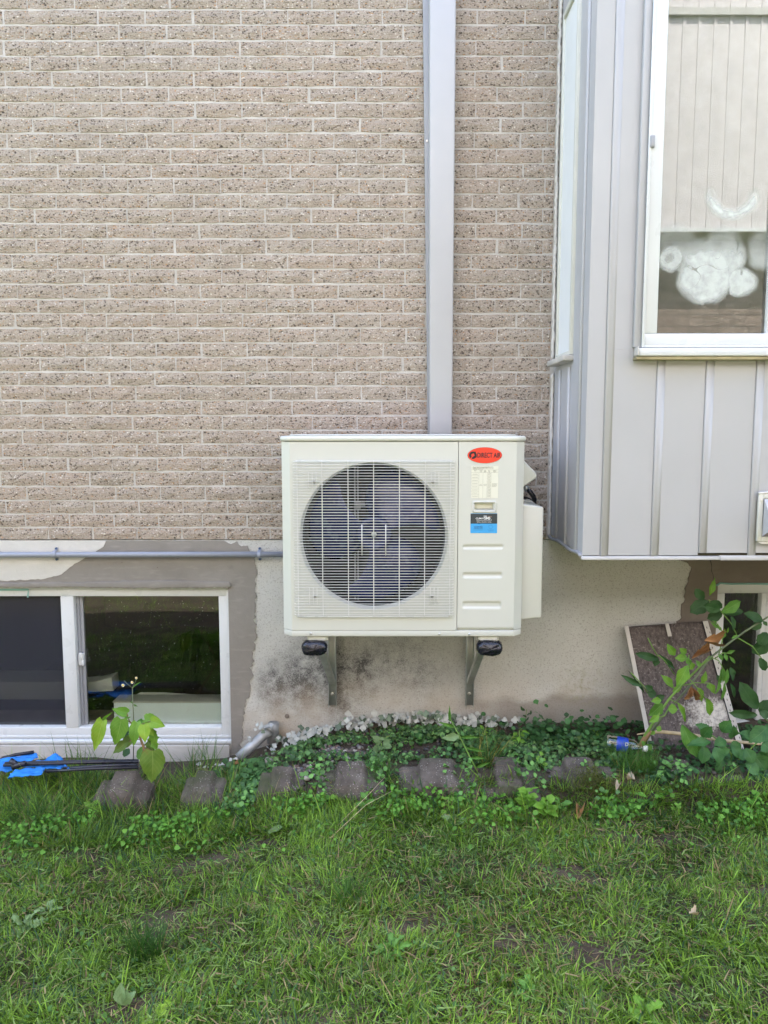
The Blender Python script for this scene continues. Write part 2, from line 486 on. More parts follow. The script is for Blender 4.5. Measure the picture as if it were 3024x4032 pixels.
M['white_ink'] = paint('white_ink', (0.80,0.82,0.82), 0.45, bstr=0)
M['navy_ink'] = paint('navy_ink', (0.02,0.10,0.30), 0.45, bstr=0)
M['orange_ink'] = paint('orange_ink', (0.55,0.27,0.14), 0.45, bstr=0)
M['glass'] = mat_glass('window_glass', (0.94,0.97,0.96), 1.25)
M['bay_glass'] = mat_glass('double_glass', (0.80,0.83,0.81), 1.8)
M['far_siding'] = paint('far_siding_metal', (0.54,0.512,0.525), 0.5, var=0.03, bstr=0)
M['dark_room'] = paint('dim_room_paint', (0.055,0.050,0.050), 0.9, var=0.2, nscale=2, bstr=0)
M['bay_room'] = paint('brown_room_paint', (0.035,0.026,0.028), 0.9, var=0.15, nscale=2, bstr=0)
M['screen'] = paint('insect_screen', (0.045,0.047,0.060), 0.8, var=0.15, nscale=3, bscale=700, bstr=0.4)
M['cream_box'] = paint('cream_board', (0.80,0.88,0.88), 0.5, var=0.03)
M['blind'] = paint('white_blind', (0.705,0.722,0.722), 0.6, var=0.02)
M['plank'] = paint('raw_sill_board', (0.30,0.245,0.19), 0.8, var=0.3, nscale=16)
M['soil'] = mat_soil(); M['block'] = mat_block(); M['soffit'] = mat_soffit_dirty()
M['flange'] = paint('stained_white_metal', (0.492,0.467,0.426), 0.55, var=0.1, nscale=14, bstr=0.1, dirt=0.55, dirtcol=(0.115,0.090,0.082))
M['blue_cloth'] = paint('blue_canvas', (0.012,0.19,0.60), 0.75, var=0.3, nscale=14, bscale=300, bstr=0.3, dirt=0.2, dirtcol=(0.02,0.05,0.15))
M['black_metal'] = paint('black_tube', (0.014,0.014,0.022), 0.3, var=0.2)
M['straw'] = paint('dry_stick', (0.46,0.36,0.22), 0.7, var=0.2, nscale=30)
M['dry'] = paint('dry_leaf', (0.30,0.155,0.062), 0.75, var=0.35, nscale=30, bscale=60, bstr=0.5)
M['pale_dry'] = paint('pale_dry_leaf', (0.48,0.40,0.29), 0.8, var=0.2, nscale=30, bscale=60, bstr=0.4)
M['leaf_bright'] = mat_leaf('lime_leaf', (0.112,0.275,0.022), (0.181,0.361,0.043), (0.275,0.430,0.103))
M['leaf_yellow'] = mat_leaf('yellow_green_leaf', (0.189,0.361,0.019), (0.284,0.430,0.043), (0.361,0.499,0.129), spots=0.25)
M['leaf_old'] = mat_leaf('spotted_leaf', (0.090,0.172,0.019), (0.146,0.232,0.034), (0.241,0.327,0.086), spots=0.6)
M['leaf_mid'] = mat_leaf('mid_green_leaf', (0.075,0.215,0.030), (0.14,0.31,0.052), (0.22,0.38,0.12))
M['leaf_dark'] = mat_leaf('dark_green_leaf', (0.022,0.078,0.022), (0.055,0.135,0.042), (0.075,0.15,0.06))
M['leaf_creep'] = mat_leaf('serrated_green_leaf', (0.030,0.118,0.028), (0.080,0.210,0.052), (0.11,0.23,0.08))
M['leaf_pale'] = mat_leaf('pale_green_leaf', (0.146,0.249,0.086), (0.232,0.344,0.146), (0.310,0.413,0.206))
M['stem'] = paint('green_stem', (0.13,0.25,0.04), 0.6, var=0.2, nscale=20)
M['stem_grey'] = paint('greyish_stem', (0.13,0.16,0.09), 0.7, var=0.2, nscale=20)
M['stem_brown'] = paint('brown_stem', (0.20,0.12,0.055), 0.8, var=0.3, nscale=20)
M['tint'] = mat_tint('blade_tint', 0.48, 0.52); M['ivy_tint'] = mat_tint('small_leaf_tint', 0.5, 0.2)
M['stone_tint'] = mat_tint('pebble_tint', 0.8, 0.0)
M['petal'] = paint('petal', (0.8,0.8,0.7), 0.7); M['pollen'] = paint('pollen', (0.75,0.5,0.05), 0.8)
M['moss'] = mat_tint('moss_tint', 0.9, 0.15)
# ------------------------------------------------------------------ ground
def sstep(a, b, x):
    t = min(1, max(0, (x-a)/(b-a))); return t*t*(3-2*t)
def gz(x, y):
    left = sstep(-0.08, -0.85, x)
    bed = -0.175*left - 0.02*sstep(0.6, 1.1, x) + 0.012*math.sin(7*x+3*y)
    if y > -0.15: bed -= 0.02*left
    lawn = -0.078 - 0.075*left + 0.010*math.sin(3.1*x+1.3) + 0.008*math.sin(5*y+2*x) + 0.02*(-(y+0.75))*0.4
    k = sstep(-0.66, -0.78, y)
    return bed*(1-k) + lawn*k
def gz_np(x, y):
    return np.array([gz(a, b) for a, b in zip(x, y)])
xs = sorted(set([-900,-60,-20,-9,-6] + [round(-4+0.08*i, 3) for i in range(101)] + [6,9,20,60,900]))
ys = sorted(set([-900,-60,-25,-14,-9,-7] + [round(-5+0.25*i, 3) for i in range(10)] + [round(-2.6+0.05*i, 3) for i in range(55)] + [0.3, 60, 900]))
rows = [[(x, y, gz(max(-4,min(4,x)), max(-5,min(0.1,y))) + (0.012*mnoise.noise((x*6,y*6,0)) if abs(x) < 4 and y > -4 else 0)) for x in xs] for y in ys]
tag(MB().sheet(rows).build('ground', M['soil'], smooth=True), kind='structure')

# ------------------------------------------------------------------ brick wall
LINES = [37,96,158,220,279,342,403,464,523,585,645,702,763,821,880,940,1000,1060,1118,1177,1234,1291,1350,1407,1465,1519,1577,1636,1694,1748,1802,1857,1915,1971,2024,2077,2127]
zl = [P(0, y, 0).z for y in LINES]
H = (zl[0]-zl[-1])/(len(zl)-1)
UP = 9
zl = [zl[0]+H*i for i in range(UP, 0, -1)] + zl
ZB = zl[-1]; ZTOP = zl[0]
PITCH = P(1876,70,0).x - P(381,66,0).x
PITCH /= 8
X_JOINT = P(381,66,0).x                      # joint of the course under the first line (and every second one)
wall = thing('brick_wall', 'rough tan split-face brick wall with pale mortar behind the outdoor unit', 'brick wall', (0,0.05,ZB))
JW = 0.0095
BAYX = P(2168,2130,0).x                      # side face of the bay
MB().box(-5.4, 6.4, 0.0045, 0.20, ZB+0.004, ZTOP).build('mortar_bed', M['mortar'], wall)
def brick_mesh(w, h, seed):
    r = random.Random(seed)
    nx, nz = 5, 2
    mb = MB(); idx = {}
    for j in range(nz+1):
        for i in range(nx+1):
            edge = i in (0, nx) or j in (0, nz)
            x = -w/2 + w*i/nx + (r.uniform(-.0022,.0022) if i in (0,nx) else 0); z = -h/2 + h*j/nz + (r.uniform(-.0022,.0022) if j in (0,nz) else 0)
            idx[i,j] = len(mb.v); mb.v.append(Vector((x, r.uniform(0.0015,0.0035) if edge else r.uniform(-0.0045,0.0015), z)))
    for j in range(nz):
        for i in range(nx): mb.f.append((idx[i,j], idx[i+1,j], idx[i+1,j+1], idx[i,j+1]))
    ring = [(i,0) for i in range(nx)] + [(nx,j) for j in range(nz)] + [(i,nz) for i in range(nx,0,-1)] + [(0,j) for j in range(nz,0,-1)]
    back = {}
    for p in ring:
        v = mb.v[idx[p]]; back[p] = len(mb.v); mb.v.append(Vector((v.x, 0.012, v.z)))
    for a, p in enumerate(ring):
        n = ring[(a+1) % len(ring)]; mb.f.append((idx[p], back[p], back[n], idx[n]))
    return mb
bw, bh = PITCH-0.0068, H-JW*0.95
variants = []
for k in range(9):
    mb = brick_mesh(bw, bh, 100+k)
    me = bpy.data.meshes.new('brick'); me.from_pydata(mb.v, [], mb.f); me.materials.append(M['brick']); variants.append((me, mb))
cand = []
for r in range(len(zl)-1):
    zc = (zl[r]+zl[r+1])/2
    hs = (zl[r]-zl[r+1])/H
    off = 0.0 if (r-UP) % 2 == 0 else PITCH/2
    k0 = int((-5.3-X_JOINT)/PITCH)-1
    for k in range(k0, k0+66):
        xc = X_JOINT + off + PITCH*(k+0.5) + random.uniform(-.0025,.0025) + 0.010*math.sin(r*1.7)
        if xc-bw/2 < -5.4: continue
        xr = xc+bw/2
        lim = BAYX-0.022
        if xc-bw/2 > lim-0.006 and xc < 2.9: continue
        if xc > 6.2: continue
        cand.append((xc, zc + random.uniform(-.0012,.0012), hs, lim if (xr > lim and xc < 2.9) else None))
def score(c):
    x, z = c[0], c[1]
    d = Vector((x, 0, z)) - Vector((0, CAMY, EYE))
    fy = d.y*math.cos(TILT) - d.z*math.sin(TILT); u = d.x/fy*FPX+1512; v = 2016-(d.y*math.sin(TILT)+d.z*math.cos(TILT))/fy*FPX
    vis = 0 <= u <= 3024 and 0 <= v <= 2140 and c[3] is None
    if 1060 < u < 2120 and v > 1690: vis = False
    if 1640 < u < 1830: vis = False
    return (0 if vis else 1, d.length)
cand.sort(key=score)
rest = MB()
for i, (x, z, hs, lim) in enumerate(cand):
    me, mb = variants[random.randrange(9)]
    dy = random.uniform(-.0012,.0012)
    if i < 300:
        o = link('brick', me, None, wall); o.location = Vector((x, dy, z)) - wloc(wall); o.scale = (1,1,hs*1.0)
        if random.random() < .5: o.rotation_euler = (0, random.uniform(-.004,.004), 0)
    else:
        sx = 1.0; xc = x
        if lim is not None:
            sx = (lim-(x-bw/2))/bw; xc = (lim+(x-bw/2))/2
        rest.add([Vector((v.x*sx+xc, v.y+dy, v.z*hs+z)) for v in mb.v], mb.f)
rest.build('brickwork', M['brick'], wall, kind='stuff')
# unseen side and back walls and a flat roof, added to block the sun
hb = MB()
hb.box(-5.4,-5.15,0.21,8.6,-0.6,ZTOP); hb.box(6.15,6.4,0.21,8.6,-0.6,ZTOP); hb.box(-5.1,6.1,8.4,8.6,-0.6,ZTOP)
hb.build('added_rear_walls', M['mortar'], wall)
MB().box(-5.7,6.7,-0.08,8.9,ZTOP+0.004,ZTOP+0.12).build('roof', M['siding_trim'], wall)  # out of view, added so the sun behind cannot leak in

# ------------------------------------------------------------------ foundation wall with its two basement windows
fnd = thing('foundation_wall', 'grey speckled stucco foundation wall patched with cement under the brickwork', 'foundation wall', (0,0.1,0))
YF0, YB0 = 0.006, 0.20
wl0, wl1 = P(-335,2500,0).x, P(901,2600,0).x + 0.004
wlz0, wlz1 = P(500,2928,0).z, P(500,2313,0).z
wr0 = P(2826,2330,0).x; wr1 = wr0 + 1.05
wrz0, wrz1 = P(2900,2905,0).z, P(2900,2299,0).z
s = MB()
xa = [-5.4, wl0, wl1, wr0, wr1, 6.4]
s.box(xa[0], xa[1], YF0, YB0, -0.6, ZB); s.box(xa[2], xa[3], YF0, YB0, -0.6, ZB); s.box(xa[4], xa[5], YF0, YB0, -0.6, ZB)
s.box(wl0, wl1, YF0, YB0, wlz1, ZB); s.box(wl0, wl1, YF0, YB0, -0.6, wlz0)
s.box(wr0, wr1, YF0, YB0, wrz1, ZB); s.box(wr0, wr1, YF0, YB0, -0.6, wrz0)
s.build('stucco_face', M['stucco'], fnd)
def rough_outline(pts, step=0.012, amp=0.006, seed=0, smooth_edges=()):
    out = []
    for i in range(len(pts)):
        a, b = Vector((*pts[i],0)), Vector((*pts[(i+1)%len(pts)],0))
        n = max(1, int((b-a).length/step)) if i not in smooth_edges else 1
        d = (b-a).normalized() if (b-a).length > 1e-6 else Vector((1,0,0)); nn = Vector((-d.y, d.x, 0))
        for k in range(n):
            p = a + (b-a)*k/n
            j = 0 if (k == 0 or i in smooth_edges) else amp*(mnoise.noise((p.x*38+seed, p.y*38, seed*3.1)) + 0.8*mnoise.noise((p.x*130, p.y*130+seed, 1.7)))
            p = p + nn*j
            out.append((p.x, p.y))
    return out
def PX(lst, Y=0.0): return [(P(a,b,Y).x, P(a,b,Y).z) for a, b in lst]
cem = PX([(-330,2129),(880,2129),(960,2150),(1003,2180),(1008,2300),(1000,2420),(1006,2520),(990,2640),(985,2720),(960,2800),(950,2990),(901,2990)])
edge = [(wl1, wlz0-0.004),(wl1, wlz1),(wl0, wlz1),(wl0, ZB)]
MB().prism_y(rough_outline(cem + edge, seed=3, amp=0.015, smooth_edges=(0,11,12,13,14,15)), 0.001, 0.0062).build('cement_patch', M['cement'], fnd)
lip = PX([(-330,2296),(300,2292),(640,2284),(905,2290),(912,2306),(905,2313),(600,2316),(300,2312),(-330,2313)])
MB().prism_y(rough_outline(lip, amp=0.003, seed=8), -0.010, 0.0012).build('lintel_edge', M['cement'], fnd, bevel=0.003)
wp = PX([(-330,2129),(418,2129),(408,2152),(370,2178),(330,2200),(285,2228),(242,2262),(180,2278),(90,2284),(-330,2292)])
MB().prism_y(rough_outline(wp, amp=0.004, seed=5, smooth_edges=(0,)), -0.0012, 0.0012).build('paint_coat', M['white_coat'], fnd)
led = PX([(-330,2932),(905,2932),(905,3060),(-330,3060)])
MB().prism_y(led, -0.012, 0.0055).build('sill_ledge', mat_cement('pale_ledge', (0.36,0.335,0.30), (0.50,0.48,0.45)), fnd, bevel=0.004)
cr = PX([(2560,2203),(2676,2203),(2724,2234),(2712,2290),(2700,2330),(2682,2412),(2664,2470),(2655,2600),(2640,2900),(2700,2960),(2826,2960)])
cr = cr[1:-1]
cr += [(wr0, P(2826,2960,0).z), (wr0, wrz1), (wr1, wrz1), (wr1, ZB), (cr[0][0], ZB)]
MB().prism_y(rough_outline(cr, seed=9, amp=0.016, smooth_edges=(8,9,10,11,12,13)), 0.001, 0.0062).build('cement_patch', M['cement_brown'], fnd)
ck = [P(a,b,0) for a,b in ((2795,2200),(2800,2216),(2803,2230),(2802,2250),(2808,2262),(2812,2285),(2811,2297))]
MB().tube([(p.x, 0.0008, p.z) for p in ck], [.0016,.0022,.0012,.0018,.0012,.001,.0006], 5).build('crack', M['ink'], fnd)
fl = MB()
for a, b, r in ((190,2172,3),(330,2178,2),(700,2200,2.5),(620,2235,2),(480,2215,2),(1130,2820,10),(210,2205,3)):
    c = P(a,b,0); fl.lathe_y(c.x, c.z, [(r*.0012,0.0004),(r*.0009,-0.0015)], 8, True)
fl.build('blemish', M['cement_brown'], fnd, kind='stuff')

def frame_rect(mb, x0, x1, z0, z1, w, y0, y1, wb=None):
    wb = w if wb is None else wb
    mb.box(x0, x0+w, y0, y1, z0, z1); mb.box(x1-w, x1, y0, y1, z0, z1)
    mb.box(x0+w, x1-w, y0, y1, z1-w, z1); mb.box(x0+w, x1-w, y0, y1, z0, z0+wb)
# left basement window
lw = thing('basement_window', 'wide white sliding basement window with cream boards showing behind its dark glass', 'window', ((wl0+wl1)/2, 0.03, wlz0))
YW = 0.028
gx1 = P(866,2600,YW).x; gz1 = P(500,2348,YW).z; gz0 = P(500,2864,YW).z
zs0 = P(500,2904,YW).z
f = MB()
f.box(wl0+0.003, wl1-0.003, YW, YW+0.075, gz1, wlz1-0.002); f.box(gx1, wl1-0.003, YW, YW+0.075, zs0, gz1)
f.box(wl0+0.003, gx1, YW, YW+0.075, zs0, gz0); f.box(wl0+0.003, wl0+0.05, YW, YW+0.075, gz0, gz1)
f.build('frame', M['vinyl'], lw, bevel=0.003)
f = MB(); f.box(wl0+0.003, wl1-0.0035, YW-0.006, YW-0.0005, P(500,2320,YW).z, wlz1-0.0022)
f.box(wl1-0.014, wl1-0.0035, YW-0.006, YW-0.0005, zs0, P(500,2320,YW).z-0.0005)
f.box(wl0+0.003, wl1-0.0145, YW-0.006, YW-0.0005, zs0, zs0+0.014)
f.build('face_trim', M['vinyl'], lw, bevel=0.002)
m0, m1 = P(249,2600,YW).x, P(300,2600,YW).x
MB().box(m0, m1, YW-0.003, YW+0.05, gz0, gz1).build('mullion', M['vinyl'], lw, bevel=0.003)
MB().box(wl0, wl1, YW-0.030, YW+0.07, wlz0-0.001, zs0-0.004).build('sill', M['vinyl'], lw, bevel=0.003)
f = MB(); f.box(m1+0.001, m1+0.014, YW+0.030, YW+0.052, gz0+0.001, gz1-0.001); f.box(m1+0.0145, m1+0.03, YW+0.036, YW+0.06, gz0+0.001, gz1-0.001)
f.build('sash_stile', M['cover_base'], lw, bevel=0.002)
f = MB()
lc = P(315,2600,YW)
f.box(lc.x-0.014, lc.x+0.012, YW+0.012, YW+0.031, lc.z-0.03, lc.z+0.03); f.box(lc.x+0.006, lc.x+0.016, YW+0.004, YW+0.02, lc.z-0.03, lc.z-0.008); f.box(lc.x-0.006, lc.x+0.008, YW+0.004, YW+0.014, lc.z+0.005, lc.z+0.036)
f.build('latch', M['vinyl'], lw, bevel=0.002)
MB().box(m1+0.03, gx1+0.004, YW+0.045, YW+0.049, gz0-0.004, gz1+0.004).build('pane', M['glass'], lw)
MB().box(wl0+0.05, m0+0.004, YW+0.034, YW+0.036, gz0-0.004, gz1+0.004).build('insect_screen', None, lw)
sc = bpy.data.objects['insect_screen']
ms = bpy.data.materials.new('fly_mesh'); ms.use_nodes = True
q = NB(ms.node_tree); tr = q.n('ShaderNodeBsdfTransparent'); df = q.n('ShaderNodeBsdfDiffuse', Color=(0.055,0.058,0.075)); 
mx = q.n('ShaderNodeMixShader', i0=0.40, i1=tr.outputs[0], i2=df.outputs[0]); q.nt.links.new(mx.outputs[0], q.nt.nodes['Material Output'].inputs[0])
sc.data.materials.append(ms)
MB().box(wl0+0.05, m0+0.004, YW+0.045, YW+0.049, gz0-0.004, gz1+0.004).build('pane', M['glass'], lw)
f = MB(); t0 = P(-60,2318,YW-.008); t1 = P(112,2318,YW-.008); t2 = P(112,2352,YW-.008)
f.box(t0.x, t1.x, YW-0.0085, YW-0.0065, t0.z-0.010, t0.z); f.prism_y([(t1.x, t1.z), (t1.x+0.003, t1.z-0.002), (t2.x+0.002, t2.z), (t2.x-0.006, t2.z)], YW-0.012, YW-0.010)
f.build('tape_strip', M['tapegreen'], lw)
f = MB()
for i in range(150):
    u = rng.random(); v = rng.random()**0.7
    x = m1+0.06+(gx1-m1-0.09)*u; z = gz0+0.05+(gz1-gz0-0.08)*v; r = rng.uniform(.0003,.0009)
    f.box(x-r, x+r, YW+0.0435, YW+0.0445, z-r, z+r*rng.uniform(1,2.5))
f.build('paint_fleck', M['vinyl'], lw, kind='stuff')
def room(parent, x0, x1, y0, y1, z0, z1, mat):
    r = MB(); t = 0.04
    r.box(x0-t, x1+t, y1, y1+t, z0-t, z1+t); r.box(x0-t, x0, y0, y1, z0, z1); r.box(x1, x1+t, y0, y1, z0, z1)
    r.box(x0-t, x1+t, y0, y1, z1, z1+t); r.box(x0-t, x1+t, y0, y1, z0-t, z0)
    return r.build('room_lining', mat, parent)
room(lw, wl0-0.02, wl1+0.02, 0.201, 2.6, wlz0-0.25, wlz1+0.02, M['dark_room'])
MB().box(wl0-0.01, wl1+0.01, YW+0.051, 0.30, wlz0-0.06, P(400,2850,0.10).z).build('inner_sill', M['plank'], lw)
# things stored inside
a = P(447,2768,0.09); b_ = P(905,2866,0.09)
bx = thing('storage_box', 'long cream board box lying behind the right pane of the basement window', 'box', ((a.x+b_.x)/2, 0.14, b_.z))
MB().box(a.x, b_.x-0.01, 0.09, 0.19, b_.z-0.005, a.z).build('box_body', M['cream_box'], bx, bevel=0.003)
MB().box(a.x-0.004, b_.x-0.012, 0.086, 0.195, a.z+0.001, a.z+0.009).build('box_rim', M['old_vinyl'], bx, bevel=0.003)
pth = [P(526,2768,0.21), P(535,2745,0.21), P(556,2733,0.21), P(640,2734,0.21), P(760,2742,0.21), P(900,2752,0.21)]
ra = thing('rail_arm', 'curved cream rail lying on top of the board box inside the window', 'rail', pth[2])
MB().tube(pth, 0.0115, 10).build('rail_tube', M['old_vinyl'], ra, smooth=True)
for px in (590, 692, 800):
    c = P(px,2745,0.21); MB().box(c.x-0.004, c.x+0.004, 0.206, 0.214, c.z-0.05, c.z-0.005).build('rail_post', M['old_vinyl'], ra)
w4 = [(P(px,py,0.20).x, P(px,py,0.20).z) for px,py in ((300,2690),(380,2683),(440,2668),(446,2722),(300,2728))]
o = MB().prism_y(w4, 0.20, 0.30).build('wedge_box', M['old_vinyl'], None, bevel=0.004)
tag(o, 'small cream wedge-shaped box behind the latch of the basement window', 'box')
c0 = P(-60,2685,0.22); c1 = P(249,2755,0.22)
o = MB().box(c0.x-0.4, c1.x+0.02, 0.22, 0.42, c1.z, c0.z).build('long_shelf', M['old_vinyl'], None, bevel=0.004)
tag(o, 'long pale shelf board dimly seen behind the insect screen', 'shelf')

# right basement window
rw = thing('basement_window', 'narrow white basement window behind the leaning panel and the climbing weeds', 'window', (wr0+0.4, 0.03, wrz0))
g0 = P(2852,2400,YW).x; h1 = P(2900,2336,YW).z; h0 = P(2900,2840,YW).z; s0, s1 = P(3000,2400,YW).x, P(3019,2400,YW).x
f = MB(); f.box(wr0+0.003, wr1-0.003, YW, YW+0.07, h1, wrz1-0.002); f.box(wr0+0.003, g0, YW, YW+0.07, h0, h1)
f.box(wr0+0.003, wr1-0.003, YW, YW+0.07, wrz0+0.03, h0); f.box(wr1-0.05, wr1-0.003, YW, YW+0.07, h0, h1)
f.build('frame', M['vinyl'], rw, bevel=0.003)
MB().box(wr0, wr1, YW-0.03, YW+0.07, wrz0, wrz0+0.027).build('sill', M['vinyl'], rw, bevel=0.003)
f = MB(); f.box(s0, s1, YW+0.008, YW+0.05, h0+0.001, h1-0.001); f.box(s1+0.003, s1+0.06, YW+0.014, YW+0.06, h0+0.001, h1-0.001)
f.build('sash_stile', M['vinyl'], rw, bevel=0.003)
MB().box(g0-0.004, wr1-0.05, YW+0.045, YW+0.049, h0-0.004, h1+0.004).build('pane', M['glass'], rw)
cl = [P(a,b,0) for a,b in ((2820,2306),(2835,2296),(2880,2299),(2960,2298),(3060,2300))]
MB().tube([(p.x, -0.001, p.z) for p in cl], 0.005, 6).build('foam_seal', M['tapegreen'], rw, smooth=True)
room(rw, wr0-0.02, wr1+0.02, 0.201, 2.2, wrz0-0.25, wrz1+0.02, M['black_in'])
MB().box(wr0, wr1, YW+0.075, 0.3, wrz0-0.06, wrz0+0.02).build('inner_sill', M['vinyl'], rw)

# ------------------------------------------------------------------ bay clad in ribbed metal
YB = -0.60
BZ = P(2285,2192,YB).z; BT = 4.0
BX0 = BAYX; BX1 = 2.75
bay = thing('bay_projection', 'pale grey bay clad in ribbed metal siding jutting out of the brick wall', 'bay', (BX0+0.9, YB/2, BZ))
WX0 = P(2526,1340,YB-0.02).x; WX1 = 2.45; WZ0 = P(2600,1372,YB-0.02).z; WZ1 = 3.62
core = MB()
core.box(BX0+0.012, BX1, YB+0.012, YB+0.06, BZ+0.01, WZ0); core.box(BX0+0.012, WX0, YB+0.012, YB+0.06, WZ0, BT); core.box(WX1, BX1, YB+0.012, YB+0.06, WZ0, BT); core.box(WX0, WX1, YB+0.012, YB+0.06, WZ1, BT)
SY0, SY1 = -0.355, -0.068                      # the side window, as depths
SZ0 = P(2240,1408,-0.2).z; SZ1 = P(2300,20,-0.2).z
core.box(BX0+0.012, BX0+0.06, YB+0.061, 0.0, BZ+0.01, SZ0); core.box(BX0+0.012, BX0+0.06, YB+0.061, SY0, SZ0, BT); core.box(BX0+0.012, BX0+0.06, SY1, 0.0, SZ0, BT); core.box(BX0+0.012, BX0+0.06, SY0, SY1, SZ1, BT)
core.box(BX1-0.05, BX1-0.001, YB+0.061, 0.0, BZ+0.01, BT); core.box(BX0+0.061, BX1-0.051, YB+0.061, 0.0, BZ+0.012, BZ+0.05)
core.build('inner_shell', M['dark_room'], bay)
MB().box(BX0-0.03, BX1+0.03, YB-0.03, 0.0, BT+0.004, BT+0.07).build('cap_flashing', M['siding_trim'], bay)
# front boards and battens
ribs = [P(2361,2190,YB).x, P(2559,2190,YB).x, P(2748,2180,YB).x, P(2941,2180,YB).x]
st = (ribs[-1]-ribs[0])/3
while ribs[-1]+st < BX1-0.03: ribs.append(ribs[-1]+st)
RB = 0.036
edges = [BX0] + ribs + [BX1]
def board_front(x0, x1, z0, z1): MB().box(x0, x1, YB, YB+0.0115, z0, z1).build('siding_panel', M['siding'], bay)
def batten_front(x, z0, z1):
    MB().prism_z([(x, YB-0.0003), (x+0.003, YB-0.0065), (x+RB-0.018, YB-0.0052), (x+RB, YB-0.0003)], z0, z1).build('batten', M['siding'], bay, bevel=0.0012, seg=1)
for i in range(len(edges)-1):
    x0, x1 = edges[i]+0.0006, edges[i+1]-0.0006
    zb = BZ + 0.006 + (0.010 if i >= 3 else 0)
    a, b = max(x0, WX0), min(x1, WX1)
    if x1 <= WX0 or x0 >= WX1: board_front(x0, x1, zb, BT)
    else:
        board_front(x0, x1, zb, WZ0-0.004)
        board_front(x0, x1, WZ1+0.004, BT)
        if x0 < WX0-0.002: board_front(x0, WX0-0.001, WZ0-0.0035, WZ1+0.0035)
        if x1 > WX1+0.002: board_front(WX1+0.001, x1, WZ0-0.0035, WZ1+0.0035)
for i, x in enumerate(ribs):
    zb = BZ + 0.004 + (0.012 if i == 2 else 0)
    if x+RB < WX0 or x > WX1: batten_front(x, zb, BT)
    else: batten_front(x, zb, WZ0-0.034); batten_front(x, WZ1+0.03, BT)
# side boards and battens
sr = [-0.515, -0.325, -0.145]
se = [0.0] + sr[::-1] + [YB]
def board_side(y0, y1, z0, z1):
    if y1-y0 > 0.004: MB().box(BX0, BX0+0.0115, y0, y1, z0, z1).build('siding_panel', M['siding'], bay)
for i in range(len(se)-1):
    y1, y0 = se[i]-0.0006, se[i+1]+0.0006
    if y1 <= SY0 or y0 >= SY1: board_side(y0, y1, BZ+0.012, BT); continue
    board_side(y0, y1, BZ+0.012, SZ0-0.002); board_side(y0, y1, SZ1+0.03, BT)
    board_side(y0, min(y1, SY0-0.001), SZ0-0.0015, SZ1+0.0295); board_side(max(y0, SY1+0.001), y1, SZ0-0.0015, SZ1+0.0295)
for y in sr:
    z1 = SZ0-0.05 if (y+RB > SY0 and y < SY1) else BT
    MB().prism_z([(BX0-0.0003, y), (BX0-0.0003, y+RB), (BX0-0.0085, y+RB-0.006), (BX0-0.0105, y+0.006)], BZ+0.012, z1).build('batten', M['siding'], bay, bevel=0.0012, seg=1)
# drip edges and caulk
f = MB(); f.prism_x([(YB-0.010, BZ-0.012), (YB+0.03, BZ-0.008), (YB+0.03, BZ+0.001), (YB-0.0035, BZ+0.003)], BX0-0.004, P(2832,2190,YB).x)
f.build('drip_edge', M['siding_trim'], bay, bevel=0.001, seg=1)
f = MB(); f.prism_x([(YB-0.013, BZ-0.013), (YB+0.03, BZ-0.009), (YB+0.03, BZ+0.002), (YB-0.006, BZ+0.006)], P(2832,2190,YB).x+0.0005, BX1)
f.build('drip_edge', M['siding_trim'], bay, bevel=0.001, seg=1)
pts = [(BX0-0.006+0.004*math.sin(k*1.3), YB+0.6*k/14*0.99, BZ+0.004+0.004*math.sin(k*0.9)) for k in range(15)]
MB().tube(pts, 0.0085, 6).build('drip_edge', M['cover_base'], bay, smooth=True)
b0 = []
zc = BZ+0.004
while zc < SZ0-0.05:
    b0.append((BX0-0.0085+random.uniform(-.0025,.0025), -0.003, zc)); zc += 0.012
MB().tube(b0, [random.uniform(.0055,.0095) for _ in b0], 6).build('caulk_bead', M['caulk'], bay, smooth=True)
b0 = []
zc = SZ0+0.01
while zc < BT-0.1:
    b0.append((BX0-0.010+random.uniform(-.003,.003), -0.003, zc)); zc += 0.012
MB().tube(b0, [random.uniform(.0055,.0095) for _ in b0], 6).build('caulk_bead', M['caulk'], bay, smooth=True)
MB().box(BX0+0.01, BX0+0.05, -0.30, -0.25, BZ-0.02, BZ-0.004).build('shim_block', M['vinyl'], bay)
# side window
f = MB(); fx = BX0-0.014
f.box(fx, BX0+0.04, SY0, SY0+0.022, SZ0, SZ1+0.028); f.box(fx, BX0+0.04, SY1-0.022, SY1, SZ0, SZ1+0.028)
f.box(fx, BX0+0.04, SY0+0.0225, SY1-0.0225, SZ1, SZ1+0.028); f.box(fx, BX0+0.04, SY0+0.0225, SY1-0.0225, SZ0, SZ0+0.018)
f.build('side_window_frame', M['old_vinyl'], bay, bevel=0.002)
MB().box(BX0-0.004, BX0+0.006, SY0+0.0225, SY1-0.0225, SZ0+0.0185, SZ1-0.0005).build('side_window_blind', M['blind'], bay)
f = MB(); f.prism_z([(BX0-0.046, SY0-0.012), (BX0+0.008, SY0-0.012), (BX0+0.008, SY1+0.03), (BX0-0.046, SY1+0.022)], SZ0-0.028, SZ0-0.003)
f.build('side_window_sill', M['flange'], bay, bevel=0.004)
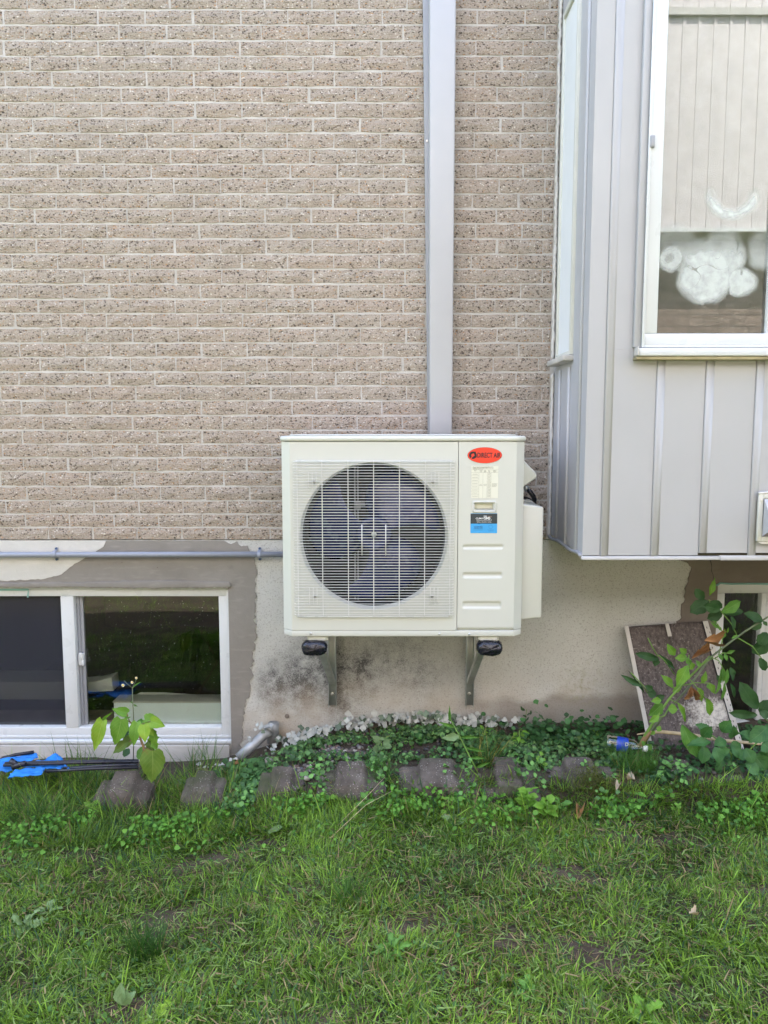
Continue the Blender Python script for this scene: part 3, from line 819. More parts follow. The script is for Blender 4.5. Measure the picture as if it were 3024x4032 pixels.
# front window
wdw = bay
GX0 = P(2588,1200,YB-0.02).x; GZ0 = P(2650,1314,YB-0.02).z
YWN = YB-0.030
f = MB(); f.box(WX0-0.030, WX0-0.0005, YB-0.022, YB-0.0005, WZ0+0.004, WZ1+0.02)
f.build('window_casing', M['siding'], bay, bevel=0.003)
fr = MB(); fr.box(WX0, GX0, YWN, YB+0.05, GZ0, WZ1); fr.box(WX0, WX1, YWN, YB+0.05, WZ0, GZ0)
fr.box(WX1-0.06, WX1, YWN, YB+0.05, GZ0, WZ1); fr.box(GX0, WX1-0.06, YWN, YB+0.05, WZ1-0.06, WZ1)
fr.build('window_frame', M['vinyl'], bay, bevel=0.004)
f = MB(); f.box(WX0-0.004, WX0+0.007, YWN-0.008, YWN-0.0005, WZ0+0.003, WZ1); f.box(WX0+0.0075, WX1, YWN-0.008, YWN-0.0005, WZ0+0.002, WZ0+0.010)
f.build('window_bead', M['vinyl'], bay, bevel=0.002)
SX = P(3019,1100,YB).x
f = MB(); f.box(SX, SX+0.05, YWN+0.012, YB+0.03, GZ0+0.0005, WZ1-0.061); f.build('window_stile', M['vinyl'], bay, bevel=0.003)
f = MB(); f.box(WX0-0.018, WX1, YB-0.052, YB-0.0005, WZ0-0.032, WZ0-0.001); f.build('window_sill', M['vinyl'], bay, bevel=0.004)
f = MB(); f.box(WX0-0.024, WX0-0.0185, YB-0.056, YB-0.002, WZ0-0.030, WZ0+0.004); f.build('sill_end', M['flange'], bay, bevel=0.002)
f = MB(); f.box(WX0-0.026, WX1, YB-0.046, YB-0.0005, WZ0-0.046, WZ0-0.0335); f.build('sill_underside', M['wood_edge'], bay, bevel=0.002)
lt = P(2566,560,YWN); f = MB(); f.box(lt.x-0.009, lt.x+0.009, YWN-0.014, YWN-0.0005, lt.z-0.022, lt.z+0.022); f.build('window_latch', M['cover_base'], bay, bevel=0.003)
MB().box(GX0-0.004, SX+0.004, YB+0.000, YB+0.004, GZ0-0.004, WZ1-0.056).build('window_pane', M['bay_glass'], bay)
MB().box(SX+0.046, WX1-0.056, YB+0.000, YB+0.004, GZ0-0.004, WZ1-0.056).build('window_pane', M['bay_glass'], bay)
# failed seal: milky film between the panes
mf = bpy.data.materials.new('milky_film'); mf.use_nodes = True
q = NB(mf.node_tree)
fm = None
wob = q.n('ShaderNodeTexNoise', Scale=9.0, Detail=5.0); mf.node_tree.links.new(q.pos(), wob.inputs['Vector'])
wp_ = q.n('ShaderNodeVectorMath', _operation='MULTIPLY_ADD', i0=wob.outputs['Color'], i1=(0.055,)*3, i2=q.pos())
q._p = wp_.outputs[0]
for px, py, r, wgt in ((2778,1082,100,1.0),(2839,1010,86,.85),(2850,960,60,.6),(2775,1120,70,1.0),(2920,1112,56,1.0),(2639,1017,46,.9),(2656,950,66,.5),(2740,1000,60,.7),(3012,985,66,.55)):
    c_ = P(px,py,YB)+Vector((.0275,.0275,.0275))
    b1 = q.math('MULTIPLY', q.map(blob(q, c_, r*0.00103*1.2), 0.02, 0.30), wgt)
    fm = b1 if fm is None else q.math('MAXIMUM', fm, b1)
q._p = None
eyes = q.math('MULTIPLY', q.map(blob(q, P(2636,1014,YB), .030), 0.2, 0.9), 0.55)
grain = q.map(q.noise(26, 5, rough=0.65), 0.30, 0.6, 0.62, 1.0)
scr = q.map(q.math('ABSOLUTE', q.math('SUBTRACT', q.noise(5.5, 1, dist=1.6), 0.5)), 0.0, 0.006, 0.15, 1.0)
wip = q.map(q.noise(24, 4, rough=0.7), 0.60, 0.68, 1.0, 0.35)
topf = q.map(q.sep(q.pos())[2], P(2800,1015,YB).z, P(2800,945,YB).z, 1.0, 0.35)
swo = q.math('MULTIPLY', q.map(q.math('ABSOLUTE', q.math('SUBTRACT', blob(q, P(2885,755,YB), 0.13), 0.33)), 0.0, 0.22, 0.75, 0), q.map(q.sep(q.pos())[2], P(2800,735,YB).z, P(2800,800,YB).z, 0, 1))
swo = q.math('MULTIPLY', swo, q.map(q.noise(30, 4), .3, .55, .4, 1))
fmm = q.math('SUBTRACT', q.math('MULTIPLY', q.math('MULTIPLY', fm, topf), q.math('MULTIPLY', grain, scr)), eyes)
al = q.math('MAXIMUM', q.math('MULTIPLY', fmm, 0.50), q.math('MULTIPLY', swo, 0.75), True)
d = q.n('ShaderNodeBsdfDiffuse', Color=(0.78,0.82,0.80)); t = q.n('ShaderNodeBsdfTransparent')
mx = q.n('ShaderNodeMixShader', i0=al, i1=t.outputs[0], i2=d.outputs[0]); mf.node_tree.links.new(mx.outputs[0], mf.node_tree.nodes['Material Output'].inputs[0])
MB().box(GX0-0.003, SX+0.003, YB-0.0022, YB-0.001, GZ0-0.003, WZ1-0.058).build('window_film', mf, bay)
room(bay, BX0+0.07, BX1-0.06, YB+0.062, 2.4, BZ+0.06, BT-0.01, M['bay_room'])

# ------------------------------------------------------------------ vertical cover of the refrigerant lines
zc0 = P(1730,1712,-0.03).z - 0.12; zc1 = 3.9
cv = thing('line_cover', 'tall pale grey metal channel running up the brick above the outdoor unit', 'pipe cover', (0.22, -0.03, zc0))
xl0, xl1 = P(1684,1690,0).x, P(1664,5,0).x
kx = (xl1-xl0)/(P(1664,5,0).z - P(1684,1690,0).z)
xbot, xtop = xl0 - kx*0.1, xl0 + kx*(zc1-P(1684,1690,0).z)
f = MB(); xr_ = P(1740,1690,0).x
f.add([(xbot,-0.018,zc0),(xr_,-0.018,zc0),(xr_,-0.003,zc0),(xbot,-0.003,zc0),(xtop,-0.018,zc1),(xr_,-0.018,zc1),(xr_,-0.003,zc1),(xtop,-0.003,zc1)],
      [(0,3,2,1),(4,5,6,7),(0,1,5,4),(1,2,6,5),(2,3,7,6),(3,0,4,7)])
f.build('base_channel', M['cover_base'], cv, bevel=0.002)
xa_, xb_ = P(1692,1690,-0.075).x, P(1781,1690,-0.075).x
xta, xtb = P(1692,5,-0.075).x, P(1797,5,-0.075).x
zr0, zr1 = P(1692,1690,-0.075).z, P(1692,5,-0.075).z
def lerpx(u, z): return (xa_+(xta-xa_)*(z-zr0)/(zr1-zr0))*(1-u) + (xb_+(xtb-xb_)*(z-zr0)/(zr1-zr0))*u
pr_ = [(-0.02,-0.0185), (0.0,-0.072), (0.03,-0.076), (0.95,-0.076), (0.99,-0.071), (1.015,-0.003), (0.3,-0.003), (0.3,-0.0185)]
f = MB(); n_ = len(pr_)
f.add([(lerpx(u,z), y, z) for z in (zc0, zc1) for u, y in pr_], [tuple(range(n_-1,-1,-1)), tuple(range(n_,2*n_))] + [(i,(i+1)%n_,n_+(i+1)%n_,n_+i) for i in range(n_)])
f.build('cover', M['cover_grey'], cv, bevel=0.0015)
for py in (555,): 
    c = P(1681,py,-0.02); MB().cyl((c.x,-0.0225,c.z),(c.x,-0.017,c.z),0.004,10).build('screw', M['screw'], cv)

# ------------------------------------------------------------------ horizontal conduit
zp = P(600,2184,-0.03).z
cd = thing('conduit_pipe', 'thin grey plastic conduit running level along the wall above the basement window', 'conduit', (-1.0,-0.03,zp))
MB().tube([(-3.2,-0.026,zp-0.002), (-1.6,-0.026,zp-0.001), (-0.3,-0.026,zp+0.001)], 0.0138, 16).build('pipe', M['pipe'], cd, smooth=True)
for px in (214, 1020):
    c = P(px,2184,-0.03)
    pts = [(c.x, -0.003, zp+0.030), (c.x, -0.006, zp+0.019)] + [(c.x, -0.026-0.0165*math.sin(a), zp+0.0165*math.cos(a)) for a in np.linspace(0.15, math.pi-0.15, 9)] + [(c.x,-0.006,zp-0.019),(c.x,-0.003,zp-0.030)]
    cl_ = MB()
    w = 0.008
    cl_.sheet([[(p[0]+dx, p[1], p[2]) for p in pts] for dx in (-w, w)])
    k = cl_.build('pipe_strap', M['pipe'], cd, solid=0.0016)
    sw_ = MB()
    for dz in (0.027, -0.027): MB().cyl((c.x,-0.0085,zp+dz),(c.x,-0.002,zp+dz),0.0058,8).build('strap_screw', M['blue_clip'], k)
# ------------------------------------------------------------------ text
def lettering(body, cx, cz, y, size, mat, parent, name='lettering', offset=0.0, sx=1.0, align='CENTER', shear=0.0):
    cu = bpy.data.curves.new(name, 'FONT'); cu.body = body; cu.size = size; cu.offset = offset; cu.shear = shear
    cu.align_x = align; cu.align_y = 'CENTER'; cu.resolution_u = 3; cu.extrude = 0.00015
    tmp = bpy.data.objects.new('tmp_text', cu); COL.objects.link(tmp)
    dg = bpy.context.evaluated_depsgraph_get(); dg.update()
    me = bpy.data.meshes.new_from_object(tmp.evaluated_get(dg))
    bpy.data.objects.remove(tmp); bpy.data.curves.remove(cu)
    off = wloc(parent)
    me.transform(Matrix.Translation(Vector((cx, y, cz)) - off) @ Matrix.Rotation(math.radians(90), 4, 'X') @ Matrix.Diagonal((sx, 1, 1, 1)))
    me.name = name; me.materials.clear(); me.materials.append(mat)
    return link(name, me, None, parent)

# ------------------------------------------------------------------ outdoor unit
YA = -0.52
A = lambda cx, cy, Y=YA: P(1050+cx/1.3825, 1650+cy/1.3825, Y)        # crop coordinates of the unit's front
xL, xR = A(82,640).x, A(1401,640).x
zT, zC, zB, zP = A(600,92).z, A(600,124).z, A(600,1150).z, A(600,1184).z
DP = 0.40
CH = 0.037
unit = thing('heat_pump_unit', 'ivory outdoor heat pump with round wire fan grille and a red oval badge', 'heat pump', ((xL+xR)/2, YA+DP/2, zP))
def plan(x0, x1, y0, y1, c): return [(x0+c, y0), (x1-c, y0), (x1, y0+c*0.85), (x1, y1), (x0, y1), (x0, y0+c*0.85)]
MB().prism_z(plan(xL-0.006, xR+0.006, YA-0.006, YA+DP+0.004, CH), zC+0.0015, zT).build('top_cover', M['ac'], unit, bevel=0.009, seg=3)
MB().prism_z(plan(xL+0.03, xR-0.03, YA+0.035, YA+DP-0.02, CH), zT+0.0002, zT+0.006).build('top_crown', M['ac'], unit, bevel=0.004)
MB().prism_z(plan(xL+0.001, xR-0.001, YA+0.001, YA+DP, CH), zP, zB-0.0015).build('base_pan', M['ac'], unit, bevel=0.003)
xs_ = A(1040,640).x
# front panel with the round opening
fcx, fcz = A(583,640).x, A(583,640).z
FR = (A(988,640).x - A(179,640).x)/2
def front_panel():
    mb = MB(); N = 96
    x0, x1, z0, z1 = xL+CH, xs_-0.0012, zB+0.001, zC
    ring = []; outer = []
    for k in range(N):
        a = 2*math.pi*k/N; c, s_ = math.cos(a), math.sin(a)
        ring.append((fcx+FR*c, YA, fcz+FR*s_))
        t = min(((x1-fcx)/c if c > 1e-9 else (x0-fcx)/c if c < -1e-9 else 1e9), ((z1-fcz)/s_ if s_ > 1e-9 else (z0-fcz)/s_ if s_ < -1e-9 else 1e9))
        outer.append([fcx+t*c, YA, fcz+t*s_])
    for cx_, cz_ in ((x0,z0),(x1,z0),(x0,z1),(x1,z1)):
        k = min(range(N), key=lambda i: (outer[i][0]-cx_)**2+(outer[i][2]-cz_)**2); outer[k] = [cx_, YA, cz_]
    # raised field round the grille
    mb.add(ring + [tuple(p) for p in outer], [(k, N+k, N+(k+1)%N, (k+1)%N) for k in range(N)])
    mb.add([(x0,YA,z0),(x0,YA,z1),(xL,YA+CH*.85,z1),(xL,YA+CH*.85,z0),(xL,YA+DP-0.004,z1),(xL,YA+DP-0.004,z0)], [(0,1,2,3),(3,2,4,5)])
    mb.add([(x1,YA,z0),(x1,YA,z1),(x1,YA+0.03,z1),(x1,YA+0.03,z0)], [(0,3,2,1)])
    mb.add([(x0,YA,z0),(x1,YA,z0),(x1,YA+0.02,z0),(x0,YA+0.02,z0)], [(0,1,2,3)])
    return mb.build('front_panel', M['ac'], unit, auto=True)
front_panel()
MB().lathe_y(fcx, fcz, [(FR+0.0005,YA-0.0003),(FR-0.003,YA+0.004),(FR-0.006,YA+0.016),(FR-0.010,YA+0.030)], 96).build('fan_shroud', M['ac'], unit, smooth=True)
MB().lathe_y(fcx, fcz, [(FR-0.0095,YA+0.030),(FR-0.010,YA+0.10)], 64).build('shroud_liner', M['black_in'], unit, smooth=True)
yk = YA+DP-0.03
f = MB(); f.box(xL+0.006, xs_, yk, yk+0.004, zB, zC); f.box(xL+0.004, xL+0.008, YA+0.05, yk, zB, zC); f.box(xs_-0.01, xs_-0.004, YA+0.04, yk, zB, zC); f.box(xL+0.01, xs_-0.012, YA+0.04, yk, zC-0.012, zC-0.004); f.box(xL+0.01, xs_-0.012, YA+0.04, yk, zB+0.002, zB+0.01)
f.build('inner_casing', M['black_in'], unit)
f = MB(); n = 60
for k in range(n):
    z = zB+0.04 + (zC-zB-0.08)*k/n; f.box(xL+0.05, xs_-0.05, yk-0.016, yk-0.002, z, z+0.0022)
f.build('coil_fins', M['fins'], unit, kind='stuff')
f = MB()
for cx in (481, 497): p = A(cx, 640, YA+0.25); f.box(p.x-0.0035, p.x+0.0035, YA+0.245, YA+0.262, zB+0.02, zC-0.02)
pb0, pb1 = A(478,445,YA+0.25), A(560,490,YA+0.25)
f.box(pb0.x, pb0.x+0.028, YA+0.235, YA+0.244, pb1.z, pb0.z); f.box(pb0.x, pb0.x+0.17, YA+0.238, YA+0.2435, pb1.z+0.012, pb0.z-0.006)
pb2 = A(478,930,YA+0.25); f.box(pb0.x, pb0.x+0.16, YA+0.238, YA+0.2435, pb2.z-0.02, pb2.z)
f.build('motor_bracket', M['bracket_grey'], unit, bevel=0.001)
MB().lathe_y(fcx, fcz, [(0.055,YA+0.24),(0.058,YA+0.20),(0.055,YA+0.165),(0.03,YA+0.158)], 28, True).build('fan_motor', M['black_in'], unit, smooth=True)
fan = link('fan', None, None, unit) if False else None
MB().lathe_y(fcx, fcz, [(0.074,YA+0.150),(0.078,YA+0.085),(0.070,YA+0.070),(0.052,YA+0.066),(0.050,YA+0.078),(0.018,YA+0.080),(0.016,YA+0.068)], 40, True).build('fan_hub', M['fan'], unit, smooth=True)
MB().lathe_y(fcx, fcz, [(0.012,YA+0.068),(0.011,YA+0.060),(0.007,YA+0.058)], 12, True).build('shaft_nut', M['screw'], unit, smooth=True)
for k in range(3):
    a0 = math.radians(70 + 120*k); rows = []
    for i in range(13):                     # along the radius
        t = i/12; r = 0.070 + (FR-0.026-0.070)*t
        sweep = math.radians(-6 - 26*t*t); half = math.radians(48 - 8*t) * (1 if t < .85 else 1-1.2*(t-.85))
        row = []
        for j in range(13):
            s_ = -1+2*j/12; an = a0 + sweep + half*s_
            y = YA+0.115 + 0.048*s_*(1-0.25*t) - 0.016*(1-s_*s_)
            row.append((fcx+r*math.cos(an), y, fcz+r*math.sin(an)))
        rows.append(row)
    MB().sheet(rows).build('fan_blade', M['fan'], unit, smooth=True, solid=0.003)
# wire grille
g = MB(); gx0, gx1 = A(149,640).x, A(1018,640).x; gz1, gz0 = A(583,232).z, A(583,1062).z
R1 = 0.00135
nh = 56
zt_ = A(583,228).z; zb_ = A(583,1070).z
for i in range(nh):
    z = gz1 + (gz0-gz1)*i/(nh-1)
    y = YA-0.0145
    ends = [(gx0+0.002, YA-0.0005, z), (gx0, YA-0.006, z), (gx0+0.004, y, z)]
    if i in (7, nh-9):
        for sgn in (-1, 1): pass
    g.tube(ends + [((gx0+gx1)/2, y, z)] + [(gx1-0.004, y, z), (gx1, YA-0.006, z), (gx1-0.002, YA-0.0005, z)], R1, 5, False)
vx = [A(c,640).x for c in (171,305,445,583,722,860,997)]
for x in vx: g.tube([(x, YA-0.0005, zt_+0.002), (x, YA-0.013, zt_+0.001), (x, YA-0.0115, zt_-0.006), (x, YA-0.0115, zb_+0.006), (x, YA-0.013, zb_), (x, YA-0.0005, zb_-0.001)], R1*1.5, 5, False)
g.tube([(vx[0]-0.006, YA-0.012, zt_+0.002), (vx[-1]+0.006, YA-0.012, zt_+0.002)], R1*1.5, 6)
g.tube([(vx[0]-0.006, YA-0.012, zb_-0.002), (vx[-1]+0.006, YA-0.012, zb_-0.002)], R1*1.5, 6)
for cx in (519, 648): x = A(cx,640).x; g.tube([(x, YA-0.0175, A(519,572).z), (x, YA-0.0175, A(519,738).z)], R1*1.6, 5)
for cx, cy in ((250,340),(915,340),(255,963),(910,963)):
    c = A(cx, cy)
    for dx in (-0.016, 0.0, 0.016): g.tube([(c.x+dx, YA-0.0115, c.z+0.040), (c.x+dx, YA-0.0115, c.z-0.036)], R1*1.05, 5)
g.build('wire_grille', M['wire'], unit, smooth=True)
for cx, cy in ((260,341),(905,341),(264,964),(900,964)):
    c = A(cx, cy); f = MB(); f.lathe_y(c.x, c.z, [(0.0075,YA-0.0004),(0.0085,YA-0.006),(0.005,YA-0.009)], 12, True)
    f.tube([(c.x-0.02, YA-0.011, c.z), (c.x-0.01, YA-0.004, c.z-0.005), (c.x, YA-0.0062, c.z-0.006), (c.x+0.01, YA-0.004, c.z-0.005), (c.x+0.02, YA-0.011, c.z)], 0.0018, 6)
    f.build('grille_clip', M['ac_plastic'], unit, smooth=True)
# service panel
sx0, sx1 = xs_+0.0012, xR-CH
GRV = [(1066,1292,683,709), (1066,1288,834,866), (1066,1284,992,1032)]
def sd(x, z, x0, x1, z0, z1, r):
    cx_, cz_ = (x0+x1)/2, (z0+z1)/2
    qx, qz = abs(x-cx_)-(x1-x0)/2+r, abs(z-cz_)-(z1-z0)/2+r
    return math.hypot(max(qx,0), max(qz,0)) + min(max(qx,qz),0) - r
gr = [(A(a,640).x, A(b,640).x, A(1180,d).z, A(1180,c).z) for a,b,c,d in GRV]
hd = (A(1122,478).x, A(1247,478).x, A(1180,506).z, A(1180,449).z)
NX, NZ = 70, 190; rows = []
for j in range(NZ+1):
    z = zB+0.001 + (zC-zB-0.001)*j/NZ; row = []
    for i in range(NX+1):
        x = sx0+(sx1-sx0)*i/NX; y = YA
        for G_ in gr: y += 0.0055*(1-sstep(-0.0085, 0.0005, sd(x, z, *G_, 0.010)))
        e = sd(x, z, *hd, 0.008)
        if e < 0.004: y += 0.024*(1-sstep(-0.012, -0.008, e))
        y += 0.006*(sstep(zB+0.012, zB+0.001, z))
        row.append((x, y, z))
    rows.append(row)
sp = MB().sheet(rows)
sp.add([(sx1,YA,zB+0.001),(sx1,YA,zC),(xR,YA+CH*.85,zC),(xR,YA+CH*.85,zB+0.001),(xR,YA+DP-0.004,zC),(xR,YA+DP-0.004,zB+0.001)], [(3,2,1,0),(5,4,2,3)])
sp.add([(sx0,YA,zB+0.001),(sx0,YA,zC),(sx0,YA+0.03,zC),(sx0,YA+0.03,zB+0.001)], [(0,1,2,3)])
svo = sp.build('service_panel', M['ac'], unit, smooth=True); svo.data.set_sharp_from_angle(angle=math.radians(40))
hr = MB(); w = 0.0085
def rrect(x0, x1, z0, z1, r, n=5):
    out = []
    for cx_, cz_, a0 in ((x1-r,z1-r,0),(x0+r,z1-r,90),(x0+r,z0+r,180),(x1-r,z0+r,270)):
        for k in range(n+1):
            a = math.radians(a0+90*k/n); out.append((cx_+r*math.cos(a), cz_+r*math.sin(a)))
    return out
ro = [rrect(hd[0]-0.003+d, hd[1]+0.003-d, hd[2]-0.003+d, hd[3]+0.003-d, max(0.003, 0.009-d)) for d in (0, 0.0015, 0.008, 0.0095)]
ry = [YA+0.0005, YA-0.0035, YA-0.0035, YA+0.004]
rws = [[(p[0], y, p[1]) for p in r_+[r_[0]]] for r_, y in zip(ro, ry)]
hr.sheet(rws).build('handle_rim', M['ac_plastic'], unit, smooth=True)
MB().box(hd[0]+0.010, hd[1]-0.010, YA+0.018, YA+0.021, (hd[2]+hd[3])/2-0.006, hd[3]-0.010).build('handle_lip', M['paper'], unit)
f = MB()
for cx, cy in ((240,1167),(940,1170),(1103,1171)):
    c = A(cx, cy); f = MB(); f.lathe_y(c.x, c.z, [(0.0055,YA+0.0008),(0.0052,YA-0.0022),(0.002,YA-0.0036)], 12, True); f.build('screw', M['screw'], unit, smooth=True)
# badge
bc = A(1187,197); ra_, rb_ = (A(1281,197).x-A(1093,197).x)/2, (A(1187,154).z-A(1187,241).z)/2
ell = lambda k, n=48: [(bc.x+ra_*k*math.cos(2*math.pi*i/n), bc.z+rb_*k*math.sin(2*math.pi*i/n)) for i in range(n)]
bd = MB().prism_y(ell(1.0), YA-0.0016, YA-0.0003).build('badge', M['ink'], unit)
MB().prism_y(ell(0.985), YA-0.0021, YA-0.0017).build('badge_face', M['red'], bd)
lettering('DIRECT AIR', A(1209,198).x, A(1209,198).z, YA-0.0027, 0.0285, M['ink'], bd, offset=0.0007, sx=0.655)
# emblem: a dark disc of two bent arrows
ec = A(1122,197); em = MB(); re_ = 0.0135
for s_ in (0, math.pi):
    pts = []
    for k in range(13):
        a = s_ + math.radians(70+165*k/12); pts.append((ec.x+1.05*re_*1.15*math.cos(a), ec.z+re_*1.15*math.sin(a)))
    for k in range(12,-1,-1):
        a = s_ + math.radians(78+150*k/12); pts.append((ec.x+re_*0.50*math.cos(a), ec.z+re_*0.50*math.sin(a)))
    em.prism_y(pts, YA-0.0028, YA-0.0023)
em.prism_y([(ec.x-0.001, ec.z+0.015), (ec.x+0.013, ec.z+0.015), (ec.x+0.011, ec.z+0.005), (ec.x+0.002, ec.z+0.008)], YA-0.0030, YA-0.0024)
em.prism_y([(ec.x+0.002, ec.z-0.003), (ec.x+0.0165, ec.z-0.002), (ec.x+0.0155, ec.z-0.009), (ec.x+0.002, ec.z-0.008)], YA-0.0030, YA-0.0024)
em.build('emblem', M['ink'], bd)
# data label
l0, l1 = A(1115,256), A(1259,430)
lb = MB().box(l0.x, l1.x, YA-0.0009, YA-0.0003, l1.z, l0.z).build('data_label', M['paper'], unit)
ln = MB(); W_, H_ = l1.x-l0.x, l0.z-l1.z
def lline(u0, v0, u1, v1, t=0.0004):
    xa, xb, za, zb2 = l0.x+u0*W_, l0.x+u1*W_, l0.z-v1*H_, l0.z-v0*H_
    ln.box(min(xa,xb)-t/2, max(xa,xb)+t/2, YA-0.00125, YA-0.00095, min(za,zb2)-t/2, max(za,zb2)+t/2)
for v in (0.115, 0.2): lline(0.0, v, 1.0, v)
for u in (0.28, 0.43, 0.585, 0.73): lline(u, 0.2, u, 0.995)
for k in range(1, 8): lline(0, 0.2+0.098*k, 0.28, 0.2+0.098*k); lline(0.585, 0.2+0.098*k, 0.73, 0.2+0.098*k)
ln.build('table_line', M['greyink'], lb)
for v, s_ in ((0.028,'If the pipe length is over the standard length, add the amount of'), (0.06,'refrigerant according to the additional charge for the extra length'), (0.092,'(Please refer to the below chart)')):
    lettering(s_, l0.x+0.05*W_, l0.z-v*H_, YA-0.0013, 0.0036, M['greyink'], lb, align='LEFT', sx=0.9, offset=0.00006)
for u, s_ in ((0.14,'Model'),(0.355,'Standard'),(0.507,'Max.'),(0.657,'Max.'),(0.86,'Additional')): lettering(s_, l0.x+u*W_, l0.z-0.145*H_, YA-0.0013, 0.0036, M['greyink'], lb, sx=0.9, offset=0.00006)
for u, s_ in ((0.355,'length'),(0.507,'Elevation'),(0.657,'Length'),(0.86,'refrigerant')): lettering(s_, l0.x+u*W_, l0.z-0.178*H_, YA-0.0013, 0.0036, M['greyink'], lb, sx=0.8, offset=0.00006)
tx = MB()
def scrib(u0, u1, v, t=0.0011):
    x = l0.x+u0*W_
    while x < l0.x+u1*W_:
        w_ = random.uniform(.0008,.002); tx.box(x, x+w_, YA-0.00125, YA-0.00095, l0.z-v*H_-t/2, l0.z-v*H_+t/2); x += w_+random.uniform(.0003,.0008)
for k in range(8):
    scrib(0.03, 0.23, 0.255+0.098*k); scrib(0.61, 0.71, 0.232+0.098*k); scrib(0.61, 0.70, 0.268+0.098*k)
for u0, u1, v in ((0.31,0.40,0.57),(0.30,0.41,0.61),(0.455,0.56,0.57),(0.46,0.55,0.61),(0.77,0.95,0.55),(0.77,0.94,0.58),(0.77,0.95,0.61),(0.77,0.93,0.64)): scrib(u0, u1, v)
tx.build('small_print', M['greyink'], lb, kind='stuff')
# installer's sticker
s0, s1 = A(1110,513), A(1254,621); sm = A(1110,569).z
sk = MB().prism_y(rrect(s0.x, s1.x, s1.z, s0.z, 0.0025), YA-0.0008, YA-0.0003).build('sticker', M['sticker_blue'], unit)
MB().box(s0.x+0.0002, s1.x-0.0002, YA-0.0012, YA-0.0009, sm, s0.z-0.0015).build('sticker_band', M['sticker_dark'], sk)
S = lambda u, v: (s0.x+(s1.x-s0.x)*u, s0.z-(s0.z-s1.z)*v)
ty = YA-0.0016
c = S(0.355,0.262); lettering('CLIMAT', c[0], c[1], ty, 0.0098, M['white_ink'], sk, sx=1.05, offset=0.00015)
c = S(0.625,0.255); lettering('SMS', c[0], c[1], ty, 0.0152, M['white_ink'], sk, sx=1.0, offset=0.0004)
c = S(0.505,0.435); lettering('Ventilation | Climatisation | Chauffage', c[0], c[1], ty, 0.0046, M['white_ink'], sk, sx=0.86, offset=0.00006)
f = MB()
def ul(u0, v0, u1, v1, m): a, b2 = S(u0,v0), S(u1,v1); m.box(min(a[0],b2[0])-.0004, max(a[0],b2[0])+.0004, ty, ty+0.0003, min(a[1],b2[1])-.0004, max(a[1],b2[1])+.0004)
ul(0.225,0.36,0.78,0.36,f); ul(0.78,0.29,0.78,0.36,f); ul(0.49,0.15,0.55,0.13,f); ul(0.55,0.13,0.6,0.155,f); f.build('logo_rule', M['white_ink'], sk)
f = MB(); ul(0.64,0.155,0.78,0.155,f); ul(0.78,0.155,0.78,0.2,f); f.build('logo_corner', M['orange_ink'], sk)
c = S(0.29,0.67); lettering('514 500-9932', c[0], c[1], ty, 0.0066, M['navy_ink'], sk, sx=1.0, offset=0.00012)
c = S(0.29,0.745); lettering('438 896-7276', c[0], c[1], ty, 0.0066, M['navy_ink'], sk, sx=1.0, offset=0.00012)
f = MB(); ul(0.115,0.835,0.46,0.835,f); ul(0.64,0.835,0.87,0.835,f); ul(0.68,0.885,0.865,0.885,f)
c = S(0.755,0.68)
f.build('sticker_rule', M['navy_ink'], sk)
f = MB(); f.lathe_y(c[0], c[1], [(0.0082,ty),(0.0075,ty)], 20); f.build('sticker_ring', M['navy_ink'], sk)
# right-hand covers
e0 = A(1408,205,YA+0.12); e1 = A(1472,300,YA+0.12); e2 = A(1470,318,YA+0.12); e3 = A(1408,383,YA+0.12)
MB().prism_y([(xR+0.0006,e0.z),(e1.x-0.004,e1.z+0.006),(e2.x,e2.z+0.008),(e2.x-0.001,e2.z-0.004),(xR+0.0006,e3.z)], YA+0.12, YA+0.34).build('wiring_cover', M['ac'], unit, bevel=0.008, seg=3)
v0 = A(1403,463,YA+0.06); v1 = A(1509,480,YA+0.06); v2 = A(1502,1082,YA+0.06); v3 = A(1396,1095,YA+0.06)
MB().prism_y([(xR+0.0006,v0.z),(v1.x,v1.z),(v1.x,v2.z),(xR+0.0006,v3.z)], YA+0.06, YA+0.30).build('valve_cover', M['ac'], unit, bevel=0.007, seg=3)
v4 = A(1404,437,YA+0.30); v5 = A(1440,441,YA+0.30); v6 = A(1470,463,YA+0.30)
MB().prism_y([(xR+0.0006,v4.z),(v5.x,v5.z),(v6.x,v6.z-0.004),(v6.x,v6.z-0.05),(xR+0.0006,v4.z-0.06)], YA+0.301, YA+0.37).build('valve_cover', M['ac'], unit, bevel=0.005)
k0 = A(1408,372,YA+0.30); f = MB()
f.tube([A(1400,366,YA+0.34), A(1424,386,YA+0.34)], 0.013, 12).build('cable_gland', M['galv'], unit, smooth=True)
MB().tube([A(1412,376,YA+0.34), A(1436,398,YA+0.335), A(1452,420,YA+0.335), A(1457,436,YA+0.34), A(1454,470,YA+0.345)], 0.0115, 10).build('cable', M['tape'], unit, smooth=True)
MB().tube([A(1395,428,YA+0.36), A(1425,437,YA+0.355), A(1440,445,YA+0.36), A(1440,470,YA+0.36)], 0.008, 8).build('cable', M['tape'], unit, smooth=True)
for cx in (281, 1202):
    c = A(cx, 1190, YA+0.05); MB().prism_z(plan(c.x-0.045, c.x+0.045, YA+0.012, YA+0.34, 0.01), zP-0.022, zP-0.0006).build('mounting_foot', M['ac'], unit, bevel=0.004)

